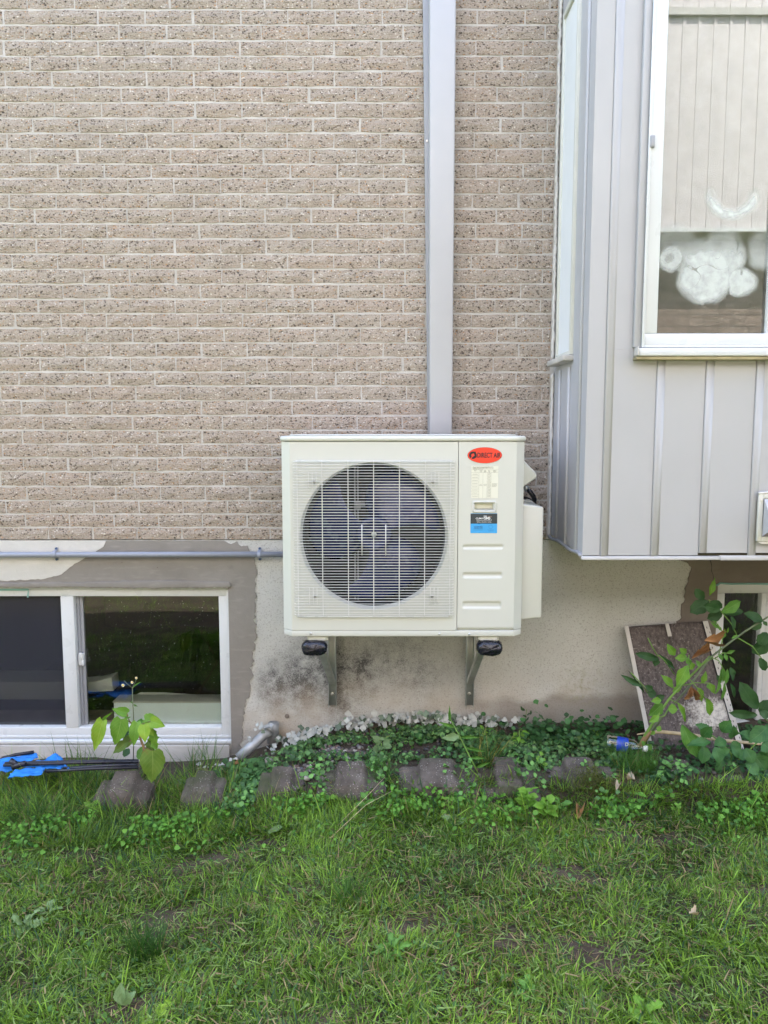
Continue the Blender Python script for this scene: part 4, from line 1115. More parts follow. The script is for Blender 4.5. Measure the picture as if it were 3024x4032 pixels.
# ------------------------------------------------------------------ brackets
ZA1 = zP-0.0226; ZA0 = ZA1-0.036
def wrap_mesh(cx, cz, cy, seed):
    r = random.Random(seed); mb = MB(); rows = []
    a, b, c = 0.054, 0.031, 0.040
    n, m = 15, 30
    for i in range(n+1):
        t = -1 + 2*i/n; yy = cy - c*t; k = (max(0.0, 1-abs(t)**3.2))**0.42
        row = []
        for j in range(m):
            an = 2*math.pi*j/m; ca, sa = math.cos(an), math.sin(an)
            sx_ = math.copysign(abs(ca)**0.72, ca); sz_ = math.copysign(abs(sa)**0.72, sa)
            nz = 1 + 0.09*mnoise.noise((ca*2.3+seed, sa*2.3, t*1.8)) + 0.035*mnoise.noise((ca*6+seed, sa*6, t*7))
            row.append((cx+a*k*sx_*nz, yy+0.004*mnoise.noise((ca*3,sa*3,seed)), cz+b*k*sz_*nz - (0.004 if sa < 0 else 0)))
        rows.append(row+[row[0]])
    return mb.sheet(rows)
for (rpx, acx, tcx, tcy, lab) in ((1309, 268, 258, 1250, 'galvanised steel wall bracket with black-taped arm end under the left side of the unit'), (1850, 1206, 1216, 1251, 'galvanised steel wall bracket with black-taped arm end under the right side of the unit')):
    c0 = P(rpx, 2640, -0.02); zt, zb2 = ZA1-0.002, P(rpx, 2780, -0.02).z
    sgn = -1 if rpx < 1500 else 1
    br = thing('wall_bracket', lab, 'bracket', (c0.x, -0.25, zb2), 'steel brackets carrying the outdoor unit')
    wv = 0.0195
    MB().prism_z([(c0.x-wv,-0.040),(c0.x-wv+0.003,-0.040),(c0.x-wv+0.003,-0.006),(c0.x+wv-0.003,-0.006),(c0.x+wv-0.003,-0.040),(c0.x+wv,-0.040),(c0.x+wv,-0.002),(c0.x-wv,-0.002)], zb2, zt).build('rail', M['bracket'], br, bevel=0.0008, seg=1)
    tp = A(tcx, tcy, YA-0.005); ax = tp.x
    xw = c0.x + sgn*(wv+0.022)
    f = MB(); hw = 0.020
    f.add([(xw-hw,-0.003,ZA0),(xw+hw,-0.003,ZA0),(ax+hw,YA+0.01,ZA0),(ax-hw,YA+0.01,ZA0),(xw-hw,-0.003,ZA1),(xw+hw,-0.003,ZA1),(ax+hw,YA+0.01,ZA1),(ax-hw,YA+0.01,ZA1)],
          [(0,3,2,1),(4,5,6,7),(0,1,5,4),(1,2,6,5),(2,3,7,6),(3,0,4,7)])
    f.build('arm', M['bracket'], br, bevel=0.003)
    lo = P(rpx, 2695, -0.045); hi = Vector((ax - sgn*0.010, YA+0.085, ZA0-0.001))
    d = (lo-hi)
    sd_ = Vector((1,0,0)); nn = d.cross(sd_).normalized()
    f = MB(); hw = 0.0145; tk = 0.012
    prof = [(-hw,0),(hw,0),(hw,tk*2),(hw-0.003,tk*2),(hw-0.003,0.003),(-hw+0.003,0.003),(-hw+0.003,tk*2),(-hw,tk*2)]
    pa = [hi + sd_*u + nn*(-v) for u, v in prof]; pb = [Vector((lo.x, lo.y, lo.z)) + sd_*u + nn*(-v) for u, v in prof]
    n = len(prof); f.add(pa+pb, [tuple(range(n)), tuple(range(2*n-1,n-1,-1))] + [(i,(i+1)%n,n+(i+1)%n,n+i) for i in range(n)])
    f.build('brace', M['galv'], br, auto=True)
    bz = P(rpx, 2733, -0.01).z
    f = MB(); f.lathe_y(c0.x, bz, [(0.0105,-0.0063),(0.0105,-0.0085),(0.007,-0.009),(0.007,-0.0145),(0.004,-0.016)], 6, True); f.build('bolt', M['screw'], br)
    wrap_mesh(ax, (ZA0+ZA1)/2-0.008, YA+0.012, 3 if sgn < 0 else 8).build('tape_wrap', M['tape'], br, smooth=True)

# ------------------------------------------------------------------ drain pipe stub
p1, p2, p3 = P(1078,2850,-0.035), P(1062,2905,-0.04), P(962,2972,-0.11)
dp = thing('drain_pipe', 'short bent galvanised pipe poking out at the foot of the wall', 'pipe', (p2.x, -0.03, 0))
MB().tube([p1+Vector((0,0.0,0.006)), p1+Vector((-0.002,0,-0.03)), P(1074,2925,-0.035)], 0.027, 18).build('pipe_socket', M['galv_dull'], dp, smooth=True)
MB().tube([P(1070,2878,-0.055), P(1040,2893,-0.075), P(1000,2930,-0.10), P(940,2985,-0.15)], [0.022,0.024,0.025,0.025], 18).build('pipe_leg', M['galv_dull'], dp, smooth=True)
MB().tube([P(1062,2868,-0.060), P(1056,2876,-0.066)], 0.0275, 18).build('pipe_collar', M['galv_dull'], dp, smooth=True)

# ------------------------------------------------------------------ edging blocks
BL = [(370,575,3040,3172,.062,1.0,'dark scalloped concrete edging block half buried beside the lime-leaved sapling'),
      (715,872,3072,3158,.045,.9,'small dark edging block sunk in grass between the sapling and the pebbles'),
      (1015,1195,3066,3142,.04,.9,'low edging block with white specks below the drain pipe'),
      (1255,1512,3020,3140,.055,.7,'broad grey edging block with a rounded hump under the left bracket'),
      (1582,1880,3008,3136,.055,.9,'largest hump-backed edging block, directly below the fan grille'),
      (1905,2120,3004,3150,.062,.8,'dark reddish edging block behind the long grass tuft'),
      (2178,2440,3004,3135,.06,.8,'grey edging block with green moss on its front right corner'),
      (2600,2800,3040,3120,.052,.9,'pointed edging block below the leaning panel'),
      (2832,2985,3072,3122,.035,.8,'low flat edging block under the serrated creeper leaves')]
for bi, (x0, x1, ty_, by_, hh, steep, lab) in enumerate(BL):
    zg = gz(G((x0+x1)/2, by_, -0.06).x, -0.9)
    fr_ = G((x0+x1)/2, by_, zg+0.028); bk = G((x0+x1)/2, ty_, zg+0.062+hh*0.75)
    yf, ybk = fr_.y, max(fr_.y+0.10, min(-0.50, bk.y))
    w = 1.03*(G(x1,(ty_+by_)/2,zg+0.05).x - G(x0,(ty_+by_)/2,zg+0.05).x); cx = fr_.x
    tilt = 0.034
    nx, ny = 50, 9; rows = []
    def prof(u):                             # u 0..1 across
        rise = sstep(0.23, 0.295, u) * (1 - sstep(0.66, 0.66+0.15*steep, u))
        return 0.038*rise*(hh/.055) + 0.010*sstep(0,.06,u)*(1-sstep(.94,1,u))
    for j in range(ny+1):
        v = j/ny; row = []
        for i in range(nx+1):
            u = i/nx; x = cx - w/2 + w*u; y = yf + (ybk-yf)*v
            z = zg + 0.052 + tilt*v + prof(u)*(0.72+0.28*v)
            ed = min(u, 1-u, v, 1-v); z -= 0.005*(1-sstep(0, .05, ed))
            nz = mnoise.noise((x*22+bi*7, y*22, 1.3)); z += 0.002*nz + 0.0018*mnoise.noise((x*55, y*55, bi+9)) + 0.0015*mnoise.noise((x*90, y*90, bi))
            row.append((x + 0.004*mnoise.noise((y*30, u*4, bi)), y+0.005*mnoise.noise((x*24, v*3, bi+4)), z))
        rows.append(row)
    mb = MB(); mb.sheet(rows)
    m_ = nx+1
    fb = [(p[0], p[1]-0.012, zg-0.06) for p in rows[0]]; bb = [(p[0], p[1]+0.005, zg-0.06) for p in rows[-1]]
    fm_ = [(p[0], p[1]-0.009+0.004*mnoise.noise((p[0]*40,2,bi)), p[2]-0.012) for p in rows[0]]
    mb.sheet([rows[0], fm_, fb][::-1]); mb.sheet([rows[-1], bb])
    mb.sheet([[r[0] for r in rows], [(r[0][0]-0.004, r[0][1], zg-0.06) for r in rows]]); mb.sheet([[r[-1] for r in rows], [(r[-1][0]+0.004, r[-1][1], zg-0.06) for r in rows]][::-1])
    o = mb.build('edging_block', M['block'], None, smooth=True); o.data.set_sharp_from_angle(angle=math.radians(45))
    tag(o, lab, 'edging block', 'scalloped concrete edging blocks along the bed')

# ------------------------------------------------------------------ leaning perforated panel
TL, TR = P(2457,2469,-0.030), P(2785,2446,-0.030)
zf = gz(1.05,-0.3)
BLc, BRc = P(2560,2990,-0.34), P(2945,3010,-0.34)
org = (BLc+BRc)/2; 
pn = thing('leaning_panel', 'stained white perforated metal panel leaning askew against the wall by the right window', 'metal panel', (org.x, org.y, org.z))
ux = (TR-TL).normalized(); uy = (TL-BLc).normalized(); un = ux.cross(uy).normalized()
if un.y > 0: un = -un
def pl(u, v, h=0.0): return BLc*(1-u)*(1-v) + BRc*u*(1-v) + TL*(1-u)*v + TR*u*v + un*h
def strip(u0, u1, h0, h1, name, mat, nv=10, solid=0.0012, v0=0, v1=1):
    return MB().sheet([[pl(u0, v0+(v1-v0)*k/nv, h0) for k in range(nv+1)], [pl(u1, v0+(v1-v0)*k/nv, h1) for k in range(nv+1)]]).build(name, mat, pn, solid=solid)
rws = []
for j in range(25):
    v = j/24; rws.append([pl(0.045+0.885*i/24, v, 0.003+0.0025*mnoise.noise((i*.5, j*.4, 2))) for i in range(25)])
so = MB().sheet(rws).build('sheet', M['soffit'], pn, smooth=True, solid=0.0012)
strip(0.0, 0.045, 0.010, 0.011, 'edge_flange', M['flange']); strip(0.045, 0.0455, 0.011, 0.001, 'edge_flange', M['flange'])
strip(0.935, 1.0, 0.008, 0.006, 'edge_flange', M['flange']); strip(0.928, 0.935, -0.001, 0.009, 'edge_flange', M['black_in'])
strip(0.478, 0.50, 0.0045, 0.013, 'seam_rib', M['soffit']); strip(0.50, 0.528, 0.013, 0.0045, 'seam_rib', M['soffit'])
strip(0.481, 0.526, 0.0142, 0.0142, 'rib_end', M['flange'], 3, v0=0.90, v1=1.0)
sl = MB()
for k in range(26):
    v = 0.02+0.96*k/26
    for u in (0.965, 0.985):
        if k % 2 == (u > 0.97): continue
        a, b2, c2, d2 = pl(u-.004, v, 0.0085), pl(u+.004, v, 0.0085), pl(u+.004, v+.014, 0.0085), pl(u-.004, v+.014, 0.0085)
        sl.add([a,b2,c2,d2], [(0,1,2,3)])
sl.build('nail_slot', M['ink'], pn, kind='stuff')

# ------------------------------------------------------------------ stick, bottle, blue camp chair
pts = [P(2508,2893,-0.42), P(2600,2880,-0.42), P(2720,2894,-0.42), P(2850,2915,-0.42), P(3060,2936,-0.42), P(3200,2955,-0.42)]
o = MB().tube([p + Vector((0,0.003*math.sin(i*2.1),0.002*math.cos(i*3))) for i, p in enumerate(pts)], [0.002,0.0085,0.0085,0.008,0.007,0.006], 8).build('stick', M['straw'], None, smooth=True)
tag(o, 'long straight pale dry stick lying across the foot of the leaning panel', 'stick')
clear = mat_glass('clear_plastic', (0.88,0.92,0.93), 2.2, 0.08)
q0, q1 = P(2388,2920,-0.40), P(2540,2947,-0.44)
bt = thing('plastic_bottle', 'empty clear plastic bottle with a blue label lying in the ivy', 'bottle', (q0.x, q0.y, q0.z-0.03))
dx = (q1-q0).normalized(); L_ = (q1-q0).length
prof = [(0,.018),(0.01,.029),(0.08,.031),(0.12,.028),(0.16,.031),(0.32,.031),(0.34,.029),(0.36,.031),(0.62,.031),(0.64,.029),(0.70,.030),(0.86,.014),(0.9,.012),(1,.012)]
MB().tube([q0+dx*L_*t for t, r in prof], [r for t, r in prof], 20).build('bottle_body', clear, bt, smooth=True)
lbp = MB().tube([q0+dx*L_*t for t in (0.26,0.30,0.52,0.55)], [0.0314,0.0318,0.0318,0.0314], 20, False).build('bottle_label', paint('blue_film', (0.015,0.055,0.42), 0.35, bstr=0.1), bt, smooth=True)
lm = q0+dx*L_*0.44
lettering('D', lm.x+0.004, lm.z+0.014, lm.y-0.0325, 0.022, M['white_ink'], lbp, offset=0.0006, shear=0.1)
MB().tube([q0+dx*L_*0.95, q0+dx*L_*1.06], 0.0145, 14).build('bottle_cap', M['white_ink'], bt)
ch = thing('folded_chair', 'collapsed folding camp chair of bright blue cloth and black tubes lying beside the house', 'folding chair', (P(120,3010,-0.42).x, -0.42, gz(-1.5,-0.42)))
def cloth(pts2, name, seed, mat, solid=0.002):
    rows = []
    n = 14
    a, b2, c2, d2 = [Vector(p) for p in pts2]
    for j in range(n+1):
        v = j/n
        rows.append([a*(1-u)*(1-v)+b2*u*(1-v)+c2*u*v+d2*(1-u)*v + Vector((0.0, 0.004*mnoise.noise((u*4+seed,v*4,2)), 0.012*mnoise.noise((u*3+seed,v*4,5))+0.007*mnoise.noise((u*9+seed,v*9,5)))) for u in [i/n for i in range(n+1)]])
    return MB().sheet(rows).build(name, mat, ch, smooth=True, solid=solid)
cloth([P(-40,3030,-0.44), P(30,3040,-0.46), P(140,2985,-0.36), P(-20,2980,-0.34)], 'seat_cloth', 1, M['blue_cloth'])
cloth([P(10,2985,-0.33), P(145,2968,-0.30), P(150,2985,-0.35), P(15,3008,-0.38)], 'seat_cloth', 4, M['blue_cloth'])
cloth([P(92,3018,-0.42), P(240,3030,-0.50), P(258,2998,-0.34), P(225,2970,-0.30)], 'back_cloth', 7, M['blue_cloth'])
cloth([P(30,3062,-0.56), P(165,3050,-0.54), P(180,3020,-0.46), P(60,3030,-0.48)], 'arm_cloth', 9, M['blue_cloth'])
cloth([P(225,3020,-0.44), P(282,3034,-0.50), P(270,3022,-0.46), P(240,3008,-0.42)], 'arm_cloth', 12, M['blue_cloth'])
MB().tube([P(-10,3005,-0.36), P(10,2985,-0.34), P(60,2972,-0.33), P(133,2961,-0.31)], 0.0075, 8).build('cloth_hem', M['black_metal'], ch, smooth=True)
for a, b2, yy, r in (((15,3013),(545,2999),-0.44,.0075), ((20,3005),(545,2994),-0.42,.006), ((250,3026),(540,3012),-0.47,.0085), ((180,3037),(545,3022),-0.50,.007), ((50,3022),(100,3005),-0.46,.012)):
    MB().tube([P(*a,yy), P((a[0]+b2[0])/2,(a[1]+b2[1])/2-2,yy), P(*b2,yy)], r, 8).build('tube', M['black_metal'], ch, smooth=True)
jt = P(58,3003,-0.45); MB().tube([jt+Vector((-0.018,0,0.012)), jt+Vector((0.002,-0.004,0)), jt+Vector((0.016,0,-0.018))], 0.011, 8).build('hinge', M['black_metal'], ch, smooth=True)

# ------------------------------------------------------------------ dryer vent at the right edge
d0 = P(2984,1944,YB-0.012); d1 = P(2979,2130,YB-0.012)
dv_ = thing('dryer_vent', 'white dryer vent hood on the bay siding at the right edge', 'vent', (d0.x+0.09, YB, d1.z))
w_ = 0.185; f = MB()
frame_rect(f, d0.x, d0.x+w_, d1.z, d0.z, 0.019, YB-0.024, YB-0.011); f.build('vent_flange', M['old_vinyl'], dv_, bevel=0.002)
f = MB(); x0, x1 = d0.x+0.021, d0.x+w_-0.021; zt, zb2 = d0.z-0.021, d1.z+0.021
f.add([(x0,YB-0.025,zt),(x1,YB-0.025,zt),(x0,YB-0.085,zt-0.075),(x1,YB-0.085,zt-0.075),(x0,YB-0.025,zb2),(x1,YB-0.025,zb2),(x0,YB-0.085,zb2+0.03),(x1,YB-0.085,zb2+0.03)],
      [(0,2,3,1),(2,6,7,3),(0,4,6,2),(1,3,7,5)])
f.build('vent_hood', M['cover_grey'], dv_, solid=0.002)
for dz in (-0.028, -0.175): MB().cyl((d0.x+0.010,YB-0.027,d0.z+dz),(d0.x+0.010,YB-0.0235,d0.z+dz),0.0042,8).build('vent_screw', M['screw'], dv_)
MB().tube([(d0.x-0.001,YB-0.02,d0.z+0.002),(d0.x+0.06,YB-0.021,d0.z+0.008),(d0.x+0.2,YB-0.02,d0.z+0.007)], 0.006, 6).build('vent_caulk', M['caulk'], dv_, smooth=True)
f = MB(); f.prism_y([(d0.x+0.002,d1.z-0.001),(d0.x+0.022,d1.z-0.011),(d0.x+0.185,d1.z-0.011),(d0.x+0.185,d1.z-0.001)], YB-0.022, YB-0.012); f.build('vent_caulk', M['tapegreen'] if False else M['caulk'], dv_)
# ------------------------------------------------------------------ leaves
def leaf_mesh(name, half, seed=0, teeth=0.0, nteeth=0, fold=0.18, droop=0.18, wave=0.03, lobes=0.0, n=12, curl=0.0):
    r = random.Random(seed); mb = MB(); uvs = []
    cols = [-1, -0.55, 0, 0.55, 1]
    for i in range(n+1):
        t = i/n; w = half(t)*0.5
        for c in cols:
            k = w
            if abs(c) == 1 and teeth: k = w*(1 + teeth*(0.5 if i % 2 else -0.5)*(1+0.5*r.uniform(-1,1)))
            x = k*c; y = t
            if lobes and abs(c) > 0.5 and t < 0.25: y -= lobes*(abs(c)-0.0)*(1-t/0.25)
            z = fold*abs(x) - droop*t*t + wave*math.sin(t*9+c*2+seed) * abs(c) + curl*(x*x)*4
            mb.v.append(Vector((x + 0.02*math.sin(t*4+seed), y, z))); uvs.append((0.5+0.5*c, t))
    m = len(cols)
    for i in range(n):
        for j in range(m-1):
            q_ = i*m+j; mb.f.append((q_, q_+1, q_+m+1, q_+m))
    me = bpy.data.meshes.new(name); me.from_pydata(mb.v, [], mb.f)
    ul_ = me.uv_layers.new(name='UVMap')
    for lp in me.loops: ul_.data[lp.index].uv = uvs[lp.vertex_index]
    me.polygons.foreach_set('use_smooth', [True]*len(me.polygons))
    return me
def pw(pts):
    def f(t):
        for (a, x), (b, y) in zip(pts, pts[1:]):
            if t <= b:
                k = (t-a)/(b-a); k = k*k*(3-2*k); return x+(y-x)*k
        return pts[-1][1]
    return f
SH = {
 'heart': dict(half=pw([(0,.50),(.10,.86),(.28,1.0),(.55,.80),(.82,.36),(1,.015)]), teeth=.05, lobes=.10, n=14, fold=.22, droop=.16),
 'ovate': dict(half=pw([(0,.04),(.12,.45),(.40,1.0),(.70,.72),(.9,.25),(1,.02)]), teeth=.03, n=12),
 'oval': dict(half=pw([(0,.05),(.15,.62),(.5,1.0),(.82,.72),(1,.04)]), n=12, fold=.12),
 'lance': dict(half=pw([(0,.05),(.3,.9),(.5,1.0),(.8,.5),(1,.02)]), n=10, fold=.3),
 'toothed': dict(half=pw([(0,.05),(.15,.55),(.42,1.0),(.72,.75),(.92,.25),(1,.02)]), teeth=.13, n=18, fold=.16, droop=.22),
 'torn': dict(half=pw([(0,.06),(.2,.8),(.35,.55),(.5,1.0),(.65,.6),(.8,.8),(1,.1)]), teeth=.25, n=14, fold=.3, wave=.06),
 'curled': dict(half=pw([(0,.1),(.2,.8),(.5,1.0),(.8,.75),(1,.2)]), teeth=.2, n=12, fold=.35, wave=.10, curl=.7, droop=-.15),
}
LM = {}
def leaf_variant(shape, matk, k):
    key = (shape, matk, k % 3)
    if key not in LM:
        me = leaf_mesh('leaf', seed=k % 3 + 1, **SH[shape]); me.materials.append(M[matk]); LM[key] = me
    return LM[key]
_lc = 0
def leaf(parent, base, tip, width, shape, matk, face=None, roll=0.0, name='leaf'):
    global _lc
    _lc += 1
    base, tip = Vector(base), Vector(tip)
    y = tip-base; L = max(y.length, 1e-4); y.normalize()
    face = Vector(face) if face is not None else Vector((0,-1,0.45))
    z = (face - y*face.dot(y))
    if z.length < 1e-3: z = Vector((0,0,1)) - y*y.z
    z.normalize(); x = y.cross(z)
    if roll:
        R_ = Matrix.Rotation(roll, 3, y); x = R_ @ x; z = R_ @ z
    me = leaf_variant(shape, matk, _lc)
    o = link(name, me, None, parent)
    off = wloc(parent) if parent is not None else Vector((0,0,0))
    Mx = Matrix(((x.x*width, y.x*L, z.x*L, base.x-off.x), (x.y*width, y.y*L, z.y*L, base.y-off.y), (x.z*width, y.z*L, z.z*L, base.z-off.z), (0,0,0,1)))
    o.matrix_local = Mx
    return o
MPX = lambda Y: (Y-CAMY)/FPX*1.0

# lime-leaved sapling in front of the left window
C5 = lambda x, y: (300+x/3.318, 2600+y/3.318)
YS = -0.60
base = G(*C5(890,1490), gz(-1.0,-0.62))
sap = thing('young_sapling', 'young sapling with large lime green heart-shaped leaves in front of the basement window', 'sapling', base)
def Q5(x, y, Y=YS): return P(*C5(x,y), Y)
MB().tube([base, Q5(905,1330,-.62), Q5(880,1130,-.60), Q5(845,1040,-.59), Q5(800,900,-.58), Q5(700,800,-.58), Q5(620,768,-.57)], [.006,.006,.0055,.005,.004,.003,.002], 7).build('stem', M['stem_brown'], sap, smooth=True)
for pth in ([(800,900),(840,840),(895,818)], [(895,818),(960,800),(985,790)], [(700,800),(672,740),(664,695)], [(620,768),(450,790),(380,800),(345,795)], [(880,1130),(930,1150),(1000,1190)], [(845,1040),(760,1030),(690,1060)], [(800,900),(800,860),(800,820)]):
    MB().tube([Q5(a,b,YS+0.02) for a,b in pth], 0.0018, 5).build('petiole', M['stem_brown'], sap, smooth=True)
mm = (YS-CAMY)/FPX/3.318
SAP = [((352,792),(208,1198),205,'heart','leaf_yellow',-.02),((590,772),(500,1115),250,'heart','leaf_bright',0),((800,815),(728,1128),170,'heart','leaf_bright',-.03),((890,848),(892,1072),165,'heart','leaf_yellow',-.07),
  ((900,812),(1000,985),150,'ovate','leaf_yellow',-.01),((895,768),(1135,840),190,'heart','leaf_bright',.03),((975,795),(1140,862),165,'heart','leaf_yellow',-.02),((1000,880),(1030,1165),165,'torn','leaf_bright',-.01),((880,790),(800,800),70,'ovate','leaf_mid',.03),
  ((668,692),(478,632),140,'heart','leaf_bright',.02),((1000,1188),(985,1612),330,'heart','leaf_old',-.10),((700,1050),(468,1205),150,'ovate','leaf_old',.04),((720,1000),(580,1170),150,'heart','leaf_old',.05),((930,1050),(1000,1195),150,'torn','leaf_old',.03),
  ((350,790),(445,690),45,'lance','leaf_bright',0),((690,1150),(620,1250),110,'oval','leaf_dark',.08),((880,1120),(800,1290),120,'oval','leaf_mid',.06),((690,870),(640,985),90,'torn','leaf_dark',.06),((640,770),(690,740),40,'lance','leaf_mid',.02)]
for b_, t_, w_, shp, mk_, dy in SAP:
    leaf(sap, Q5(*b_, YS+dy+0.015), Q5(*t_, YS+dy-0.02), w_*mm, shp, mk_, (random.uniform(-.25,.25), -1, random.uniform(.25,.7)))
# daisy-like weed behind the sapling
fb = G(*C5(745,1350), gz(-1.05,-.5))
fw = thing('flowering_weed', 'thin weed with tiny yellow-centred daisies rising behind the lime sapling', 'wildflower', fb)
Q6 = lambda x, y: P(*C5(x,y), -0.50)
MB().tube([fb, Q6(752,1000), Q6(750,760), Q6(740,560), Q6(735,360)], [.0022,.0022,.002,.0018,.0014], 6).build('stem', M['stem_grey'], fw, smooth=True)
MB().tube([Q6(735,360), Q6(690,325), Q6(640,285), Q6(628,262)], .0010, 5).build('stem', M['stem_grey'], fw)
MB().tube([Q6(735,360), Q6(765,300), Q6(785,240)], .0010, 5).build('stem', M['stem_grey'], fw)
for (x, y, r) in ((612,325,.0068),(786,231,.0055),(730,288,.006)):
    c = Q6(x,y); h_ = MB(); n = 12
    for k in range(n):
        a = 2*math.pi*k/n; u = Vector((math.cos(a),0,math.sin(a))); s_ = Vector((-u.z,0,u.x))
        h_.add([c+u*r*.4-s_*r*.12, c+u*r+Vector((0,-.001,0))-s_*r*.16, c+u*r+Vector((0,-.001,0))+s_*r*.16, c+u*r*.4+s_*r*.12], [(0,1,2,3)])
    fh = h_.build('flower', M['petal'], fw, solid=0.0004)
    MB().lathe_y(c.x, c.z, [(r*.62,c.y-0.0004),(r*.5,c.y-0.0022),(r*.2,c.y-0.003)], 10, True).build('flower_eye', M['pollen'], fh, smooth=True)
leaf(fw, Q6(738,360), Q6(838,280), 0.007, 'lance', 'leaf_mid'); leaf(fw, Q6(745,575), Q6(805,605), 0.007, 'lance', 'leaf_mid'); leaf(fw, Q6(740,360), Q6(765,330), 0.006, 'lance', 'leaf_mid'); leaf(fw, Q6(740,560), Q6(705,535), 0.006, 'lance', 'leaf_mid')

# climbing weeds on the right
C3 = lambda x, y: (2100+x/1.7955, 2100+y/1.7955)
def Q3(x, y, Y=-0.46): return P(*C3(x,y), Y)
m3 = (-0.46-CAMY)/FPX/1.7955
gb = G(*C3(735,1560), gz(.95,-.5))
wa = thing('leafy_weed', 'bright green leafy weed with an arching stem in front of the leaning panel', 'weed', gb)
MB().tube([gb, Q3(790,1430), Q3(870,1300), Q3(960,1170), Q3(1070,1050), Q3(1170,950), Q3(1245,868)], [.009,.007,.0055,.005,.0046,.004,.002], 8).build('stem', M['stem'], wa, smooth=True)
MB().tube([gb+Vector((.005,0,0)), Q3(775,1470), Q3(810,1420), Q3(830,1395)], [.013,.012,.010,.004], 8).build('woody_base', M['stem_brown'], wa, smooth=True)
for pth in ([(1070,1050),(1095,980),(1100,860)],[(1245,868),(1310,900),(1345,960)],[(1170,950),(1230,900),(1270,885)],[(1100,1025),(1160,1095),(1225,1180)],[(1040,1080),(1150,1055),(1250,1060)],[(960,1170),(1000,1190),(1020,1200)],[(870,1300),(930,1290),(950,1245)]):
    MB().tube([Q3(a,b) for a,b in pth], 0.0022, 5).build('petiole', M['stem'], wa, smooth=True)
BR = [((1000,865),(952,788),60),((1078,888),(1010,878),52),((1085,868),(1012,885),58),((1082,850),(1040,815),52),((1095,935),(1012,1085),92),((1130,960),(1112,915),62),((990,1095),(922,1000),62),((985,1120),(1050,1085),45),((1190,1060),(1228,985),52),((1245,1058),(1285,1135),52),((1165,1090),(1205,1190),66),((1222,1165),(1268,1295),72),((915,1205),(828,1295),95),((890,1290),(822,1335),52),((950,1240),(1022,1245),72),((1020,1195),(1092,1335),48),((905,1180),(838,1185),52),((870,1372),(908,1395),48),((862,1400),(828,1422),30),((1330,955),(1318,1085),32),((1372,958),(1362,1075),34),((1318,1045),(1298,1140),38),((1352,1060),(1338,1185),34),((1340,950),(1350,1060),40),((1180,950),(1160,900),36),((1110,930),(1085,880),40),((800,1490),(840,1535),50),((790,1500),(770,1470),36),((1230,1065),(1250,1100),36)]
for i, (b_, t_, w_) in enumerate(BR):
    Y = -0.46 + random.uniform(-.05,.03)
    leaf(wa, Q3(*b_,Y), Q3(*t_,Y-0.01), w_*m3, random.choice(['ovate','toothed','ovate']), 'leaf_bright' if i < 19 and i not in (12,) else 'leaf_mid', (random.uniform(-.5,.5), -1, random.uniform(.1,.7)))
vb = G(*C3(755,1520), gz(.97,-.42))
wb = thing('ash_seedling', 'taller dark-leaved seedling leaning across the right basement window', 'seedling', vb)
Y2 = -0.40
MB().tube([vb, Q3(900,1310,Y2), Q3(1080,1110,Y2), Q3(1250,880,Y2), Q3(1390,770,Y2), Q3(1500,690,Y2), Q3(1660,590,Y2), Q3(1850,490,Y2)], [.008,.006,.005,.0046,.0044,.0042,.004,.003], 8).build('stem', M['stem_grey'], wb, smooth=True)
for pth in ([(1240,470),(1330,555),(1400,640),(1438,718)],[(1440,735),(1550,800),(1640,920)],[(1390,770),(1420,745),(1450,725)],[(1310,860),(1335,760),(1335,690),(1300,640)],[(1290,880),(1340,845),(1400,850)],[(880,870),(840,800),(810,740)],[(1000,1000),(930,900),(885,862)],[(820,1150),(780,1080),(690,985)],[(1600,1275),(1660,1330)],[(1640,920),(1700,1000)]):
    MB().tube([Q3(a,b,Y2) for a,b in pth], 0.0026, 5).build('petiole', M['stem'], wb, smooth=True)
DK = [((1240,478),(1115,556),112,0),((1205,470),(1150,398),72,0),((1245,440),(1290,318),46,2),((1250,480),(1342,528),66,0),((1330,553),(1478,490),90,1),((1335,560),(1238,604),86,0),((1320,540),(1216,515),82,0),((1335,560),(1492,548),66,0),((1400,585),(1428,690),48,0),((1625,620),(1508,560),78,0),((1610,620),(1556,680),70,0),((1625,620),(1655,655),30,0),((1650,700),(1600,790),100,0),((1670,760),(1560,850),120,0),((1600,880),(1648,975),66,0),
 ((1312,672),(1258,628),26,1),((1332,690),(1300,650),22,1),((1300,640),(1270,615),20,1),((1340,745),(1362,680),32,1),((1368,705),(1382,668),16,2),((1400,742),(1452,720),24,1),((1365,845),(1428,830),30,1),((1352,850),(1372,902),34,1),((1312,855),(1342,898),36,1),((1385,868),(1432,922),26,1),((1390,950),(1425,1045),54,0),((1395,1060),(1432,1165),38,0),((890,890),(733,852),62,0),((872,880),(860,940),60,0),((770,1082),(628,1008),48,0),((845,1105),(795,1080),50,0),((870,1140),(812,1128),66,0),((1000,962),(900,858),38,0),((790,1142),(690,982),20,0),((860,1180),(930,1150),60,0),
 ((1585,1242),(1472,1068),112,0),((1582,1282),(1398,1280),74,0),((1600,1272),(1665,1185),92,0),((1600,1260),(1670,1300),70,0),((1420,1010),(1400,950),40,0),((1300,1000),(1330,1060),40,0)]
for b_, t_, w_, tn in DK:
    Y = Y2 + random.uniform(-.05,.05)
    leaf(wb, Q3(*b_,Y), Q3(*t_,Y-0.01), w_*m3, 'oval' if w_ > 60 else 'ovate', ['leaf_dark','leaf_mid','leaf_bright'][tn], (random.uniform(-.4,.4), -1, random.uniform(-.1,.6)))
